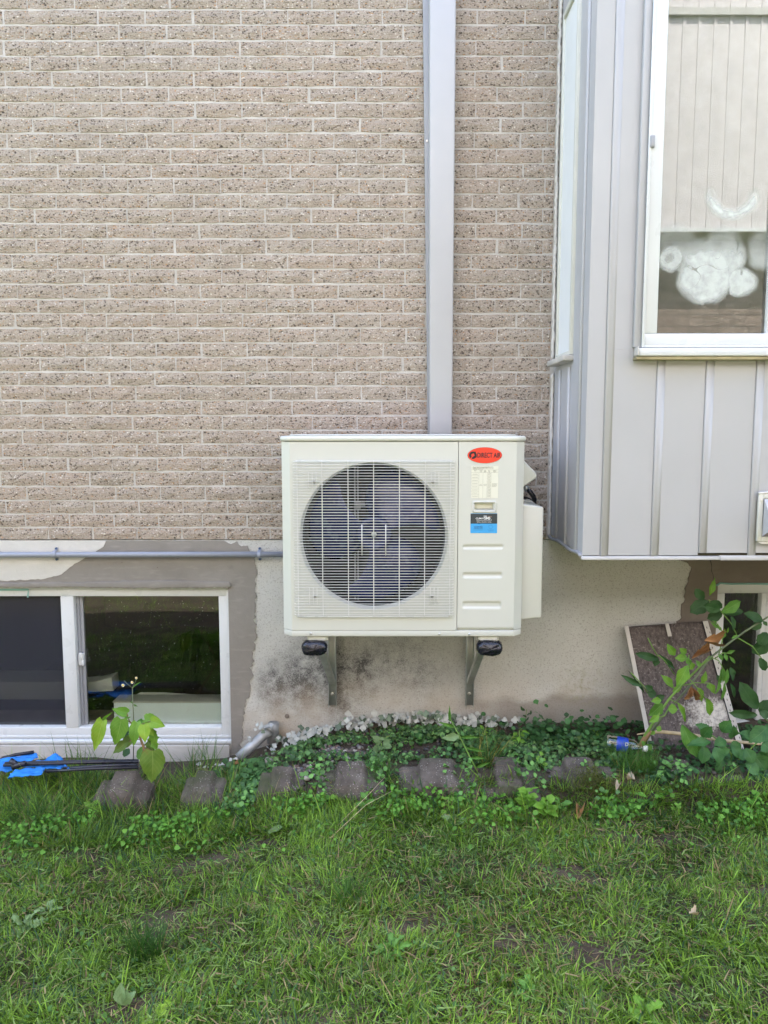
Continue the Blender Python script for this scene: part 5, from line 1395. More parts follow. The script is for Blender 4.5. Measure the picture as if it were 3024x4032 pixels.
for (b_, t_, w_, lab) in (((1315,800),(1195,765),95,'crumpled brown dead leaf caught on the arching stems'),((1255,825),(1115,892),48,'curled reddish dead leaf hanging just under the crumpled brown one')):
    o = leaf(None, Q3(*b_,-.50), Q3(*t_,-.52), w_*m3, 'curled', 'dry', (0,-1,.8), name='dead_leaf'); tag(o, lab, 'dead leaf', 'dead leaves')
for (b_, t_, w_, lab) in (((1120,1080),(1065,1168),36,'orange-brown dead leaf hanging left of its pair before the panel'),((1118,1085),(1138,1175),28,'narrow orange-brown dead leaf hanging right of its pair before the panel')):
    o = leaf(None, Q3(*b_,-.44), Q3(*t_,-.44), w_*m3, 'curled', 'dry', (0,-1,.5), name='dead_leaf'); tag(o, lab, 'dead leaf', 'dead leaves')
# serrated creeper lower right
cb = G(*C3(1400,1640), gz(1.2,-.6))
cp = thing('creeper_plant', 'dense low creeper with big serrated dark green leaves at the right edge of the bed', 'creeper', cb)
MB().tube([cb, Q3(1400,1560,-.50), Q3(1330,1480,-.50), Q3(1250,1420,-.50)], .0035, 6).build('stem', M['stem'], cp, smooth=True)
MB().tube([cb, Q3(1480,1580,-.52), Q3(1560,1500,-.50), Q3(1640,1420,-.50)], .0035, 6).build('stem', M['stem'], cp, smooth=True)
CR = [((1205,1500),(1212,1630),118),((1285,1508),(1335,1625),118),((1405,1500),(1482,1592),88),((1250,1425),(1178,1350),96),((1330,1405),(1392,1335),96),((1400,1452),(1432,1375),84),((1250,1470),(1105,1480),70),((1555,1555),(1665,1690),125),((1500,1520),(1562,1625),96),((1500,1620),(1605,1705),100),((1550,1690),(1645,1800),100),((1420,1640),(1432,1745),76),((1250,1682),(1325,1765),108),((1345,1600),(1298,1690),80),((1560,1440),(1476,1408),76),((1655,1370),(1538,1470),125),((1480,1690),(1545,1655),70),((1390,1600),(1335,1680),84),((1440,1575),(1525,1560),76),((1300,1560),(1385,1530),70),((1190,1440),(1260,1380),90),((1600,1600),(1680,1560),100),((1620,1480),(1690,1540),110),((1360,1460),(1290,1490),80),((1460,1480),(1400,1530),80),((1150,1690),(1215,1760),90),((1640,1700),(1720,1780),100)]
for b_, t_, w_ in CR:
    Y = -0.54 + random.uniform(-.07,.06)
    leaf(cp, Q3(*b_,Y), Q3(*t_,Y-0.035), w_*m3, 'toothed', 'leaf_creep', (random.uniform(-.35,.35), -.8, random.uniform(.3,1.0)))
for b_, t_, w_ in (((1052,1350),(1150,1588),95),((1060,1380),(1190,1560),110)):
    leaf(cp, Q3(*b_,-.50), Q3(*t_,-.56), w_*m3, 'oval', 'leaf_mid', (-.6,-1,.2))

# ------------------------------------------------------------------ countable weeds
def rosette(px, py, n, L, w, shape, matk, lab, cat='weed', name='broadleaf_weed', up=0.5, group='broad-leaved weeds in the bed and lawn', h=0.0, spread=(0,6.28)):
    g_ = G(px, py, gz(G(px,py,-.09).x, G(px,py,-.09).y)); g_.z = gz(g_.x, g_.y)
    t = thing(name, lab, cat, g_, group)
    if h: MB().tube([g_-Vector((0,0,.01)), g_+Vector((0.004,-.004,h*.5)), g_+Vector((.002,-.01,h))], .0022, 6).build('stem', M['stem'], t, smooth=True)
    if spread == (0,6.28): n = int(n*1.7); L *= .74; w *= .70
    for k in range(n):
        a = spread[0]+(spread[1]-spread[0])*((k*0.618*n) % n+random.uniform(-.4,.4))/n; e = up+random.uniform(-.55,.45); l = L*random.uniform(.5,1.15)
        z0 = (h*(0.35+0.65*k/max(1,n-1)) if h else 0.012)
        b_ = g_+Vector((0,-.006*(h>0),z0)); d = Vector((math.cos(a)*math.cos(e), math.sin(a)*math.cos(e), math.sin(e)))
        leaf(t, b_+d*0.010, b_+d*l, w*random.uniform(.8,1.15), shape, matk, (random.uniform(-.5,.5),random.uniform(-.9,.1),1))
    return t
rosette(2075,3190,14,.072,.042,'ovate','leaf_bright','tall bright green broadleaf weed in front of the dark reddish edging block',h=.11,up=.35)
rosette(2150,3170,10,.072,.046,'toothed','leaf_bright','ragged pale green weed hard against the left end of the mossy edging block',h=.09,up=.5)
rosette(2205,3190,6,.06,.035,'ovate','leaf_mid','small weed between the ragged pale weed and the moss',h=.06)
rosette(1762,3170,6,.055,.03,'ovate','leaf_bright','upright light green weed just before the largest edging block',h=.08)
rosette(1800,3250,8,.085,.042,'torn','leaf_pale','flat pale dandelion rosette in the lawn below the largest edging block',up=.15)
rosette(1500,2960,7,.07,.045,'toothed','leaf_pale','pale toothed-leaf weed in the ivy above the largest edging block',h=.05)
rosette(2040,2945,7,.075,.032,'lance','leaf_bright','drooping lime green weed in the ivy above the reddish block',h=.08,up=-.1)
rosette(1905,2930,6,.05,.022,'ovate','leaf_bright','tiny star-shaped weed right of the tall grass stalk',h=.06)
rosette(2345,2920,7,.055,.024,'ovate','leaf_bright','little yellow-green weed just left of the plastic bottle',h=.05)
rosette(370,3210,7,.06,.034,'ovate','leaf_bright','small bright weed at the foot of the half-buried left block',h=.05)
rosette(2125,3035,7,.05,.032,'ovate','leaf_bright','light green weed between the reddish block and the mossy block',h=.05)
rosette(2560,3010,5,.09,.045,'oval','leaf_bright','broad shiny bright leaves beside the fine grass tuft at the foot of the arching stem',up=.1)
rosette(1680,2910,5,.10,.06,'oval','leaf_creep','wide dark dock leaves left of the tall grass stalk',up=.25)
rosette(1045,3300,2,.095,.032,'oval','leaf_pale','pale wilted leaf lying flat on the lawn left of centre',up=.05,spread=(.3,.9),cat='leaf',name='wilted_leaf')
rosette(680,3105,3,.085,.06,'heart','leaf_pale','pale dusty heart-shaped leaves lying beside the sapling',up=.1,spread=(-1.2,.6))
rosette(480,3985,4,.062,.045,'ovate','leaf_pale','bright broad leaf rising from the lawn at the bottom edge',up=.9,spread=(.6,2.4))
rosette(610,4020,4,.07,.035,'torn','leaf_yellow','yellowish torn dandelion leaves at the bottom edge, right of the bright broad leaf',up=.3)
rosette(95,3660,8,.085,.04,'torn','leaf_pale','pale dandelion patch on the lawn at the left edge',up=.2)
rosette(190,3600,6,.06,.03,'oval','leaf_pale','small pale plantain right of the dandelion patch at the left edge',up=.3)
rosette(1540,3760,8,.08,.036,'torn','leaf_mid','dandelion rosette low in the middle of the lawn',up=.3)
rosette(2070,3930,7,.075,.036,'torn','leaf_mid','dandelion rosette near the bottom edge right of centre',up=.3)
rosette(2540,4015,5,.09,.04,'torn','leaf_bright','light dandelion leaves cut by the bottom edge at the right',up=.5)
rosette(2770,3140,8,.05,.028,'ovate','leaf_mid','low weed in grass below the pointed edging block',h=.04)
rosette(2660,3140,7,.05,.026,'ovate','leaf_bright','small light weed just left of the low weed under the pointed block',h=.04)
rosette(740,2930,5,.10,.045,'oval','leaf_pale','paint-splashed dock leaves standing against the window sill right of the sapling',up=1.0,spread=(.7,2.5))
rosette(830,2960,5,.085,.05,'oval','leaf_creep','dark flat leaf clump right under the corner of the left basement window',up=.4)
rosette(1290,3130,6,.045,.03,'ovate','leaf_bright','small round-leaved weed before the hump under the left bracket',h=.05)
rosette(1450,3150,5,.065,.035,'ovate','leaf_mid','weed with paired leaves at the right foot of the hump-backed block under the left bracket',h=.05)

# grass tufts
def blades(n, cx, cy, rx, ry, Lr, wr, lean, colf, zf=None, seed=0, az=None):
    r = np.random.default_rng(seed)
    a = r.uniform(0, 2*np.pi, n); rad = np.sqrt(r.uniform(0, 1, n))
    x = cx+rx*rad*np.cos(a); y = cy+ry*rad*np.sin(a)
    return make_blades(x, y, r.uniform(*Lr, n), r.uniform(*wr, n), r.uniform(*lean, n), r.uniform(0, 2*np.pi, n) if az is None else r.normal(az, .7, n), colf(r, n), r)
def make_blades(x, y, L, w, lean, az, col, r, z=None, curve=0.7):
    n = len(x)
    z = gz_np(x, y)-0.004 if z is None else z
    ts = np.array([0, .38, .72, 1.0]); pts = np.zeros((n, 4, 3))
    pts[:,0] = np.stack([x, y, z], 1)
    cv_ = r.uniform(0.1, curve, n)
    for i in range(1, 4):
        tm = (ts[i]+ts[i-1])/2; th = np.minimum(lean + cv_*tm*1.6, 1.62); dl = (ts[i]-ts[i-1])*L
        d = np.stack([np.cos(az)*np.sin(th), np.sin(az)*np.sin(th), np.cos(th)], 1)
        pts[:,i] = pts[:,i-1] + d*dl[:,None]
    wz = az + np.pi/2 + r.normal(0, .5, n)
    wd = np.stack([np.cos(wz), np.sin(wz), r.normal(0, .25, n)], 1)*(w/2)[:,None]
    V = np.zeros((n, 7, 3))
    for i, k in enumerate((1.0, 0.92, 0.62)):
        V[:,2*i] = pts[:,i]-wd*k; V[:,2*i+1] = pts[:,i]+wd*k
    V[:,6] = pts[:,3]
    o = (np.arange(n)*7)[:,None]
    F = np.concatenate([o+np.array([0,1,3,2]), o+np.array([2,3,5,4]), o+np.array([4,5,6])], 1)
    sizes = np.tile([4,4,3], n)
    C = np.repeat(col, 7, 0).reshape(n, 7, 3)
    return V.reshape(-1,3), F.ravel(), sizes, C.reshape(-1,3)
def green(lo, hi, straw=0.05, strawc=(0.36,0.28,0.12)):
    lo, hi = np.array(lo), np.array(hi)
    def f(r, n):
        c = lo+(hi-lo)*r.uniform(0,1,(n,1))*r.uniform(.75,1.15,(n,3))
        s_ = r.uniform(0,1,n) < straw
        c[s_] = np.array(strawc)*r.uniform(.6,1.25,(s_.sum(),1))
        return c
    return f
def tuft(px, py, n, r_, L, lab, lean=(.05,.7), colf=None, seed=0, wr=(.002,.0038), grp='taller grass tufts'):
    g_ = G(px, py, -.08)
    v, f, s_, c = blades(n, g_.x, g_.y, r_, r_*.7, L, wr, lean, colf or green((.045,.12,.018),(.10,.235,.035)), seed=seed)
    o = np_mesh('grass_tuft', v, f, s_, M['tint'], c, None, None)
    tag(o, lab, 'grass tuft', grp)
tuft(1915,3100,150,.050,(.10,.24),'long-bladed grass tuft with yellowed stalks between the two biggest blocks',(.05,.9),green((.05,.12,.02),(.10,.21,.04),.14,(.40,.33,.08)),1)
tuft(2500,3090,560,.085,(.07,.17),'dense fine light green grass tuft at the foot of the arching weed',(.05,.75),green((.06,.17,.025),(.14,.30,.05),.04),2,(.0012,.0022))
tuft(1490,3140,120,.06,(.08,.17),'spiky grass tuft in the gap between the two middle blocks',(.1,.9),None,3)
tuft(575,3690,150,.05,(.08,.17),'tall dark tuft of grass standing in the mown lawn',(.05,.55),green((.03,.09,.014),(.06,.16,.025),.02),4)
tuft(160,3170,260,.14,(.10,.24),'long flopping grass by the blue chair at the left edge',(.3,1.0),green((.05,.125,.02),(.10,.22,.04),.10),5)
tuft(330,3060,170,.10,(.10,.22),'long grass between the blue chair and the half-buried block',(.2,.9),green((.05,.125,.02),(.10,.22,.04),.10),6)
tuft(620,3110,90,.05,(.08,.15),'grass tuft sprouting over the half-buried block under the sapling',(.2,.9),None,7)
tuft(1390,3560,120,.07,(.06,.11),'upright grass clump in the lawn below the left bracket',(.05,.6),None,8)
tuft(780,2950,90,.10,(.10,.22),'thin tall grass blades in front of the window sill corner',(.05,.7),None,9,(.0016,.003))
tuft(300,2960,60,.16,(.10,.20),'sparse tall blades against the sill behind the blue chair',(.05,.6),None,10,(.0016,.003))
tuft(830,3060,160,.10,(.08,.16),'soft grass clump between the sapling and the small sunken block',(.1,1.0),None,12)
# tall grass stalk and straw stalks
sb = G(1905,3090,-.03)
t_ = thing('grass_stalk', 'tall seed-headed grass stalk leaning left over the ivy below the unit', 'grass stalk', sb)
sp_ = [sb, P(1850,2980,-.62), P(1810,2900,-.60), P(1770,2825,-.58)]
MB().tube(sp_, [.003,.0028,.0024,.002], 6).build('stem', M['stem'], t_, smooth=True)
for k in range(5):
    b_ = sp_[0].lerp(sp_[3], .25+.15*k); leaf(t_, b_, b_+Vector((random.choice([-1,1])*random.uniform(.05,.09), -.02, random.uniform(-.02,.07))), .014, 'lance', 'leaf_mid')
leaf(t_, sp_[2], P(1745,2905,-.62), .035, 'ovate', 'leaf_pale'); leaf(t_, sp_[3]-Vector((0,0,.02)), sp_[3]+Vector((.0,0,.05)), .012, 'lance', 'leaf_mid')
for k, (a, m_, b2, lab) in enumerate((((1330,3250),(1450,3130),(1515,3060),'upper yellow straw stalk bending across the lawn edge'),((1300,3300),(1440,3170),(1570,3100),'lower yellow straw stalk bending across the lawn edge'))):
    p0 = G(*a, -.05); o = MB().tube([p0, P(m_[0],m_[1],p0.y*.6-.33), P(b2[0],b2[1],-.70)], .0009, 5).build('straw_stalk', M['straw'], None, smooth=True); tag(o, lab, 'straw stalk')

# ------------------------------------------------------------------ ground ivy (stuff), painted ivy, clover in the lawn
def round_leaves(x, y, z, rad, col, r, tilt=.5, k=9, lobed=.12, face=None, notch=.55):
    n = len(x)
    ang = np.linspace(0, 2*np.pi, k, endpoint=False) + np.pi/k
    rr = 1+lobed*np.cos(ang*4)[None,:]*np.ones((n,1)) + r.normal(0,.06,(n,k)); rr[:,0] *= notch+.25; rr[:,-1] *= notch+.25
    az = r.uniform(0,2*np.pi,n)
    nrm = np.stack([r.normal(0,tilt,n), r.normal(-.25,tilt,n), np.ones(n)],1)
    if face is not None: nrm += np.array(face)
    nrm /= np.linalg.norm(nrm,axis=1)[:,None]
    t1 = np.cross(nrm, np.stack([np.cos(az),np.sin(az),np.zeros(n)],1)); t1 /= np.linalg.norm(t1,axis=1)[:,None]; t2 = np.cross(nrm,t1)
    V = np.zeros((n,k+1,3)); c = np.stack([x,y,z],1); V[:,0] = c - nrm*(rad*.18)[:,None]
    for i in range(k):
        V[:,i+1] = c + (t1*np.cos(ang[i])+t2*np.sin(ang[i]))*(rad*rr[:,i])[:,None] + nrm*(rad*r.normal(0,.10,n))[:,None]
    o = (np.arange(n)*(k+1))[:,None]
    F = np.concatenate([o+np.array([0,i+1,(i+1)%k+1]) for i in range(k)],1)
    C = np.repeat(col,k+1,0).reshape(n,k+1,3).copy(); C[:,0] *= 1.12
    return V.reshape(-1,3), F.ravel(), np.full(n*k,3), C.reshape(-1,3)
def cat(parts):
    V=[];F=[];S_=[];C=[];o=0
    for v,f,s_,c in parts: V.append(v);F.append(f+o);S_.append(s_);C.append(c);o+=len(v)
    return np.concatenate(V),np.concatenate(F),np.concatenate(S_),np.concatenate(C)
r = np.random.default_rng(5)
gap = [(P(1400,2600,0).x-.03,-.36,.09),(P(1180,2600,0).x,-.48,.08),(P(1300,2600,0).x,-.30,.05),(P(1030,2600,0).x,-.12,.13)]
def bed_points(n, xlo, xhi, ylo, yhi):
    x = r.uniform(xlo,xhi,n); y = r.uniform(ylo,yhi,n); keep = np.ones(n,bool)
    for gx,gy,gr_ in gap: keep &= ~(((x-gx)/1.5)**2+(y-gy)**2 < (gr_*r.uniform(.7,1.1,n))**2)
    dn = np.array([mnoise.noise((a*5,b*7,3.3)) for a,b in zip(x,y)])
    keep &= dn > r.uniform(-.55,.22,n)
    return x[keep], y[keep]
parts = []
x,y = bed_points(8600, -.66, 1.05, -.565, -.07)
lim_ = -.04-.03*np.sin(x*5)
hgt = r.uniform(.004,.040,len(x))*(1+.5*np.sin(x*9+y*5))*np.clip((-.06-y)/.22,.25,1)*np.clip((y+.62)/.12,.35,1)
c = np.array([.036,.088,.026])+np.array([.12,.225,.060])*r.uniform(0,1,(len(x),1))**1.6*r.uniform(.7,1.2,(len(x),3))
parts.append(round_leaves(x,y,gz_np(x,y)+hgt,r.uniform(.005,.0125,len(x)),c,r,tilt=.65))
x,y = bed_points(2000, .98, 1.9, -.66, -.05); c = np.array([.018,.055,.016])+np.array([.045,.12,.035])*r.uniform(0,1,(len(x),1))
parts.append(round_leaves(x,y,gz_np(x,y)+r.uniform(.006,.04,len(x)),r.uniform(.006,.014,len(x)),c,r))
x = r.normal(P(2230,2880,-.2).x,.14,420); y = r.normal(-.20,.06,420); k_ = y < -.03; x,y=x[k_],y[k_]
c = np.array([.020,.060,.018])+np.array([.045,.12,.035])*r.uniform(0,1,(len(x),1))
parts.append(round_leaves(x,y,gz_np(x,y)+np.abs(r.normal(.0,.05,len(x))),r.uniform(.009,.018,len(x)),c,r))
x,y = bed_points(1500, -.70, 1.5, -.76, -.56); k_ = np.sin(x*21+1.5) > .15; x,y = x[k_],y[k_]; c = np.array([.04,.10,.026])+np.array([.11,.24,.05])*r.uniform(0,1,(len(x),1))
parts.append(round_leaves(x,y,gz_np(x,y)+r.uniform(.03,.085,len(x)),r.uniform(.006,.012,len(x)),c,r,tilt=.6))
x,y = bed_points(500, -.8, -.55, -.72, -.2); c = np.array([.03,.08,.02])+np.array([.06,.14,.04])*r.uniform(0,1,(len(x),1))
parts.append(round_leaves(x,y,gz_np(x,y)+r.uniform(.006,.05,len(x)),r.uniform(.010,.020,len(x)),c,r))
parts.append(make_blades(*(lambda n: (lambda x,y: (x,y,r.uniform(.03,.09,n),r.uniform(.001,.0016,n),r.uniform(.4,1.5,n),r.uniform(0,6.28,n),np.array([.07,.10,.03])*r.uniform(.5,1.6,(n,1)),r))(r.uniform(-.7,1.5,n),r.uniform(-.7,-.06,n)))(1300)))
v,f,s_,c = cat(parts)
tag(np_mesh('ground_ivy', v,f,s_,M['ivy_tint'],c), 'dark green ground ivy spreading over the bed at the foot of the wall', 'ground ivy')
# a sprig climbing the wall
sg = thing('ivy_sprig', 'small ivy sprig climbing the stucco right of the right bracket', 'ivy', P(2070,2880,-.03))
for k in range(13):
    c_ = P(2070+random.uniform(-22,22), 2790+k*8, -.03); leaf(sg, c_, c_+Vector((random.uniform(-.02,.02),-.012,random.uniform(-.006,.016))), .022, 'oval', 'leaf_dark', (0,-1,.5))
MB().tube([P(2072,2885,-.02), P(2068,2840,-.012), P(2074,2792,-.012)], .0014, 5).build('stem', M['stem'], sg)
# overspray: ivy leaves coated white along the wall
parts = []
spots = [(1290,2885,60,16,36),(1430,2858,70,14,40),(1545,2838,60,14,44),(1640,2836,70,16,62),(1720,2850,50,14,36),(1800,2866,60,12,34),(1890,2858,55,12,34),(1960,2866,50,10,26),(1230,2900,45,18,30),(1150,2930,50,20,30),(1080,2940,26,12,14),(1000,2920,40,20,10),(1040,2858,30,10,9),(1475,2800,6,6,2),(1620,2800,6,6,2),(1380,2820,10,12,6)]
for px,py,sx_,sy_,n in spots:
    n = int(n*.85); qx = r.normal(px,sx_*.6,n); qy = r.normal(py+4,sy_*1.1,n); dist = r.uniform(-.12,-.02,n)
    pp = [P(a,b,d) for a,b,d in zip(qx,qy,dist)]
    x = np.array([p.x for p in pp]); y = np.array([p.y for p in pp]); z = np.array([max(p.z, gz(p.x,p.y)+r.uniform(.008,.045)) for p in pp])
    w_ = r.uniform(0,1,(n,1)); c = np.where(w_ < .72, np.array([.52,.53,.49])*r.uniform(.6,1.1,(n,1)), np.array([.14,.19,.13])*r.uniform(.5,1.5,(n,1)))
    parts.append(round_leaves(x,y,z,r.uniform(.008,.0185,n),c,r,tilt=.7,face=(0,-.9,-.1),lobed=.22,k=12))
v,f,s_,c = cat(parts)
tag(np_mesh('painted_ivy', v,f,s_,M['ivy_tint'],c), 'ivy leaves coated white with paint along the foot of the wall', 'painted ivy')
pf = MB()
for k in range(26):
    a = P(random.uniform(760,960), random.uniform(2935,2985), -.12); a.z = gz(a.x,a.y)+random.uniform(.005,.03); s1_ = random.uniform(.008,.022)
    u = Vector((random.uniform(-1,1),random.uniform(-1,1),random.uniform(-.4,.4))).normalized(); w2 = u.cross(Vector((random.uniform(-.4,.4),-.5,1))).normalized()
    pf.add([a-u*s1_, a+w2*s1_*.5, a+u*s1_*.8, a-w2*s1_*.6+Vector((0,0,.004))], [(0,1,2),(0,2,3)])
tag(pf.build('paint_flakes', M['white_coat'], None, kind='stuff'), 'pale flakes of paint scattered under the window corner', 'paint flakes')

# pebbles
pb = []; nr = np.random.default_rng(9)
def ico():
    bm = bmesh.new(); bmesh.ops.create_icosphere(bm, subdivisions=1, radius=1); v = np.array([x.co[:] for x in bm.verts]); f = np.array([[y.index for y in x.verts] for x in bm.faces]); bm.free(); return v, f
iv, if_ = ico()
def pebble(x,y,rad,c,sink=.3):
    s3 = rad*nr.uniform(.6,1.25,3); s3[2] *= .7; a = nr.uniform(0,6.28); R_ = np.array([[math.cos(a),-math.sin(a),0],[math.sin(a),math.cos(a),0],[0,0,1]])
    v = (iv*(1+nr.normal(0,.06,(len(iv),1)))*s3)@R_.T + np.array([x,y,gz(x,y)+s3[2]*(1-sink)])
    return v, if_.ravel(), np.full(len(if_),3), np.tile(c,(len(iv),1))
pal = [(.15,.130,.115),(.10,.098,.105),(.22,.185,.15),(.16,.105,.085),(.33,.31,.27),(.08,.07,.065)]
for gx,gy,gr_ in gap[:3]:
    for k in range(int(230*gr_/.12)):
        x,y = nr.normal(gx,gr_*.75), nr.normal(gy,gr_*.5)
        if y < -.05: pb.append(pebble(x,y,nr.uniform(.005,.015),np.array(pal[nr.integers(6)])*nr.uniform(.7,1.2)))
for k in range(420):
    pb.append(pebble(nr.uniform(-.6,1.7),nr.uniform(-.66,-.04),nr.uniform(.005,.014),np.array(pal[nr.integers(6)])*nr.uniform(.5,1.0)))
v,f,s_,c = cat(pb); o = np_mesh('pebbles', v,f,s_,M['stone_tint'],c); o.data.polygons.foreach_set('use_smooth',[True]*len(o.data.polygons))
tag(o, 'mixed river pebbles showing through the ivy', 'pebbles')
for (px,py,rad,c,lab) in ((1205,3050,.020,(.40,.37,.29),'largest cream pebble lying between two edging blocks'),(1052,2935,.034,(.30,.26,.23),'grey-brown stone in front of the drain pipe')):
    g_ = G(px,py,-.01); v,f,s_,c2 = pebble(g_.x,g_.y,rad,np.array(c)); o = np_mesh('stone', v-np.array(g_[:]),f,s_,M['stone_tint'],c2,None,None); o.location = g_
    o.data.polygons.foreach_set('use_smooth',[True]*len(o.data.polygons)); tag(o, lab, 'stone')

# moss on the mossy block
mg = G(2345,3090,-.01); n = 2600
x = r.normal(mg.x,.052,n); y = r.normal(mg.y-.012,.022,n); z = gz_np(x,y)+.055-.35*np.abs(x-mg.x-.0)*(x>mg.x)*1.2 + (y-mg.y)*.7 + .01*np.sin(x*60)
v,f,s_,c = make_blades(x,y,r.uniform(.006,.014,n),r.uniform(.0016,.0028,n),r.uniform(0,1.3,n),r.uniform(0,6.28,n),np.array([.045,.062,.012])+np.array([.10,.11,.02])*r.uniform(0,1,(n,1)),r,z=z)
tag(np_mesh('moss', v,f,s_,M['moss'],c), 'cushion of yellow-green moss on the front corner of an edging block', 'moss')

# dead leaves and litter on the ground
for (px,py,l,w_,mk_,lab) in ((2275,3225,.060,.035,'dry','torn brown dead leaf on the lawn below the mossy block'),(2745,3605,.030,.022,'pale_dry','small cream scrap on the lawn at the right'),(1630,3290,.022,.018,'dry','tiny tan leaf on the lawn below the largest block'),
    (815,3088,.030,.022,'dry','small orange dead leaf right of the pale dusty leaves'),(2470,3070,.035,.028,'pale_dry','pale dead leaf on the straw beside the mossy block'),(2425,3115,.040,.02,'pale_dry','folded tan leaf in front of the pale dead leaf by the mossy block'),(1960,2890,.03,.022,'dry','rust-coloured leaf in the ivy under the right bracket'),(940,3020,.03,.02,'dry','rust-coloured leaf in the grass below the drain pipe')):
    g_ = G(px,py,gz(G(px,py,-.08).x,G(px,py,-.08).y)+.022); a = random.uniform(0,6.28)
    tag(leaf(None, g_, g_+Vector((math.cos(a)*l,math.sin(a)*l,.008)), w_, 'curled', mk_, (0,-.3,1), name='dead_leaf'), lab, 'dead leaf', 'dead leaves')
n = 420; x = r.normal(P(2440,3080,-.62).x,.07,n); y = r.normal(-.62,.04,n)
v,f,s_,c = make_blades(x,y,r.uniform(.03,.08,n),r.uniform(.001,.002,n),r.uniform(1.2,1.6,n),r.uniform(0,6.28,n),np.array([.26,.19,.11])*r.uniform(.4,1.5,(n,1)),r,z=gz_np(x,y)+r.uniform(.005,.03,n))
x2 = r.uniform(-.2,.9,500); y2 = r.uniform(-.55,-.06,500)
p2_ = make_blades(x2,y2,r.uniform(.015,.05,500),r.uniform(.001,.003,500),r.uniform(1.3,1.6,500),r.uniform(0,6.28,500),np.array([.16,.09,.055])*r.uniform(.4,1.5,(500,1)),r,z=gz_np(x2,y2)+.012)
x3 = r.normal(P(150,3060,-.6).x,.16,260); y3 = r.normal(-.60,.06,260)
p3_ = make_blades(x3,y3,r.uniform(.04,.09,260),r.uniform(.001,.002,260),r.uniform(1.2,1.6,260),r.uniform(0,6.28,260),np.array([.25,.19,.11])*r.uniform(.5,1.4,(260,1)),r,z=gz_np(x3,y3)+r.uniform(.005,.03,260))
v,f,s_,c = cat([(v,f,s_,c),p2_,p3_]); tag(np_mesh('dry_straw', v,f,s_,M['tint'],c), 'dry straw and leaf litter lying in the bed', 'straw')

# ------------------------------------------------------------------ lawn
BARE = [G(*a,-.09)[:2]+(b,d) for a,b,d in (((830,3335),.13,.055),((1010,3300),.10,.04),((650,3525),.12,.05),((480,3905),.10,.04),((2470,3246),.10,.045),((2560,3310),.16,.06),((2300,3480),.13,.05),((1603,3675),.10,.04),((2310,3770),.09,.035),((2980,3530),.08,.04),((1330,3720),.06,.03))]
def lawn(n, xlo, xhi, ylo, yhi, seed, Lr=(.022,.062), dens=True):
    r = np.random.default_rng(seed)
    x = r.uniform(xlo,xhi,n); y = r.uniform(ylo,yhi,n)
    p = np.ones(n); bare = np.zeros(n)
    for bx_,by_,rx,ry in BARE:
        d = ((x-bx_)/rx)**2+((y-by_)/ry)**2; bare = np.maximum(bare, np.exp(-d*.9))
    nz1 = np.array([mnoise.noise((a*2.3,b*2.9,8.1)) for a,b in zip(x,y)]); nz2 = np.array([mnoise.noise((a*9,b*11,2.1)) for a,b in zip(x,y)]); nz3 = np.array([mnoise.noise((a*1.6+9,b*2.2,4.7)) for a,b in zip(x,y)])
    keep = r.uniform(0,1,n) < (1-.90*bare)*np.clip(.92+.8*nz2+.3*nz1,.22,1)
    x,y,nz1,nz2,nz3,bare = x[keep],y[keep],nz1[keep],nz2[keep],nz3[keep],bare[keep]; n = len(x)
    L = r.uniform(*Lr,n)*(1+.35*nz2)*(1-.35*bare); L[r.uniform(0,1,n)<.06] *= 1.7
    lean = np.clip(r.normal(.85,.40,n)+.25*bare,.05,1.5)
    az = r.uniform(0,2*np.pi,n); m_ = r.uniform(0,1,n) < .45; az[m_] = (2.5*nz1*3.1+5*nz3)[m_]+r.normal(0,.5,m_.sum())
    u = np.clip(r.uniform(0,1,n)*.75+.35*nz1+.22*nz2+.12,0,1)[:,None]
    c = np.array([.045,.118,.013])*(1-u)+np.array([.320,.530,.070])*u
    c *= r.uniform(.42,1.40,(n,1))
    yl = (r.uniform(0,1,n) < np.clip(.09+.20*nz3+.18*bare,0.03,.5)); c[yl] = np.array([.33,.25,.12])*r.uniform(.45,1.3,(yl.sum(),1))
    bl = r.uniform(0,1,n) < .10; c[bl] = np.array([.05,.12,.055])*r.uniform(.8,1.5,(bl.sum(),1))
    return make_blades(x,y,L,r.uniform(.0024,.0052,n),lean,az,c,r,z=gz_np(x,y)-.003, curve=.42)
parts = [lawn(120000,-1.55,1.75,-2.05,-.72,21), lawn(20000,-1.7,1.9,-.92,-.67,23,(.035,.09)), lawn(9000,-1.75,-.66,-.74,-.30,27,(.05,.15)), lawn(16000,-3.2,3.4,-4.2,-2.02,22,(.03,.075)), lawn(9000,-3.0,-1.5,-2.02,-.6,24,(.03,.07)), lawn(7000,1.75,3.2,-2.02,-.6,25,(.03,.07))]
def clippings(n, seed):
    r = np.random.default_rng(seed); x = r.uniform(-1.55,1.75,n); y = r.uniform(-2.05,-.76,n)
    bare = np.zeros(n)
    for bx_,by_,rx,ry in BARE: bare = np.maximum(bare, np.exp(-(((x-bx_)/rx)**2+((y-by_)/ry)**2)*.9))
    kp = r.uniform(0,1,n) > .8*bare; x,y = x[kp],y[kp]; n = len(x)
    k = np.array([mnoise.noise((a*3,b*4,6.6)) for a,b in zip(x,y)])
    c = np.array([.085,.15,.035])+np.array([.22,.30,.10])*r.uniform(0,1,(n,1))
    yl = r.uniform(0,1,n) < .22+.3*k; c[yl] = np.array([.36,.28,.15])*r.uniform(.4,1.3,(yl.sum(),1))
    return make_blades(x,y,r.uniform(.02,.055,n),r.uniform(.0022,.0048,n),r.uniform(1.15,1.6,n),r.uniform(0,6.28,n),c,r,z=gz_np(x,y)+r.uniform(.004,.028,n),curve=.15)
parts.append(clippings(15000, 31))
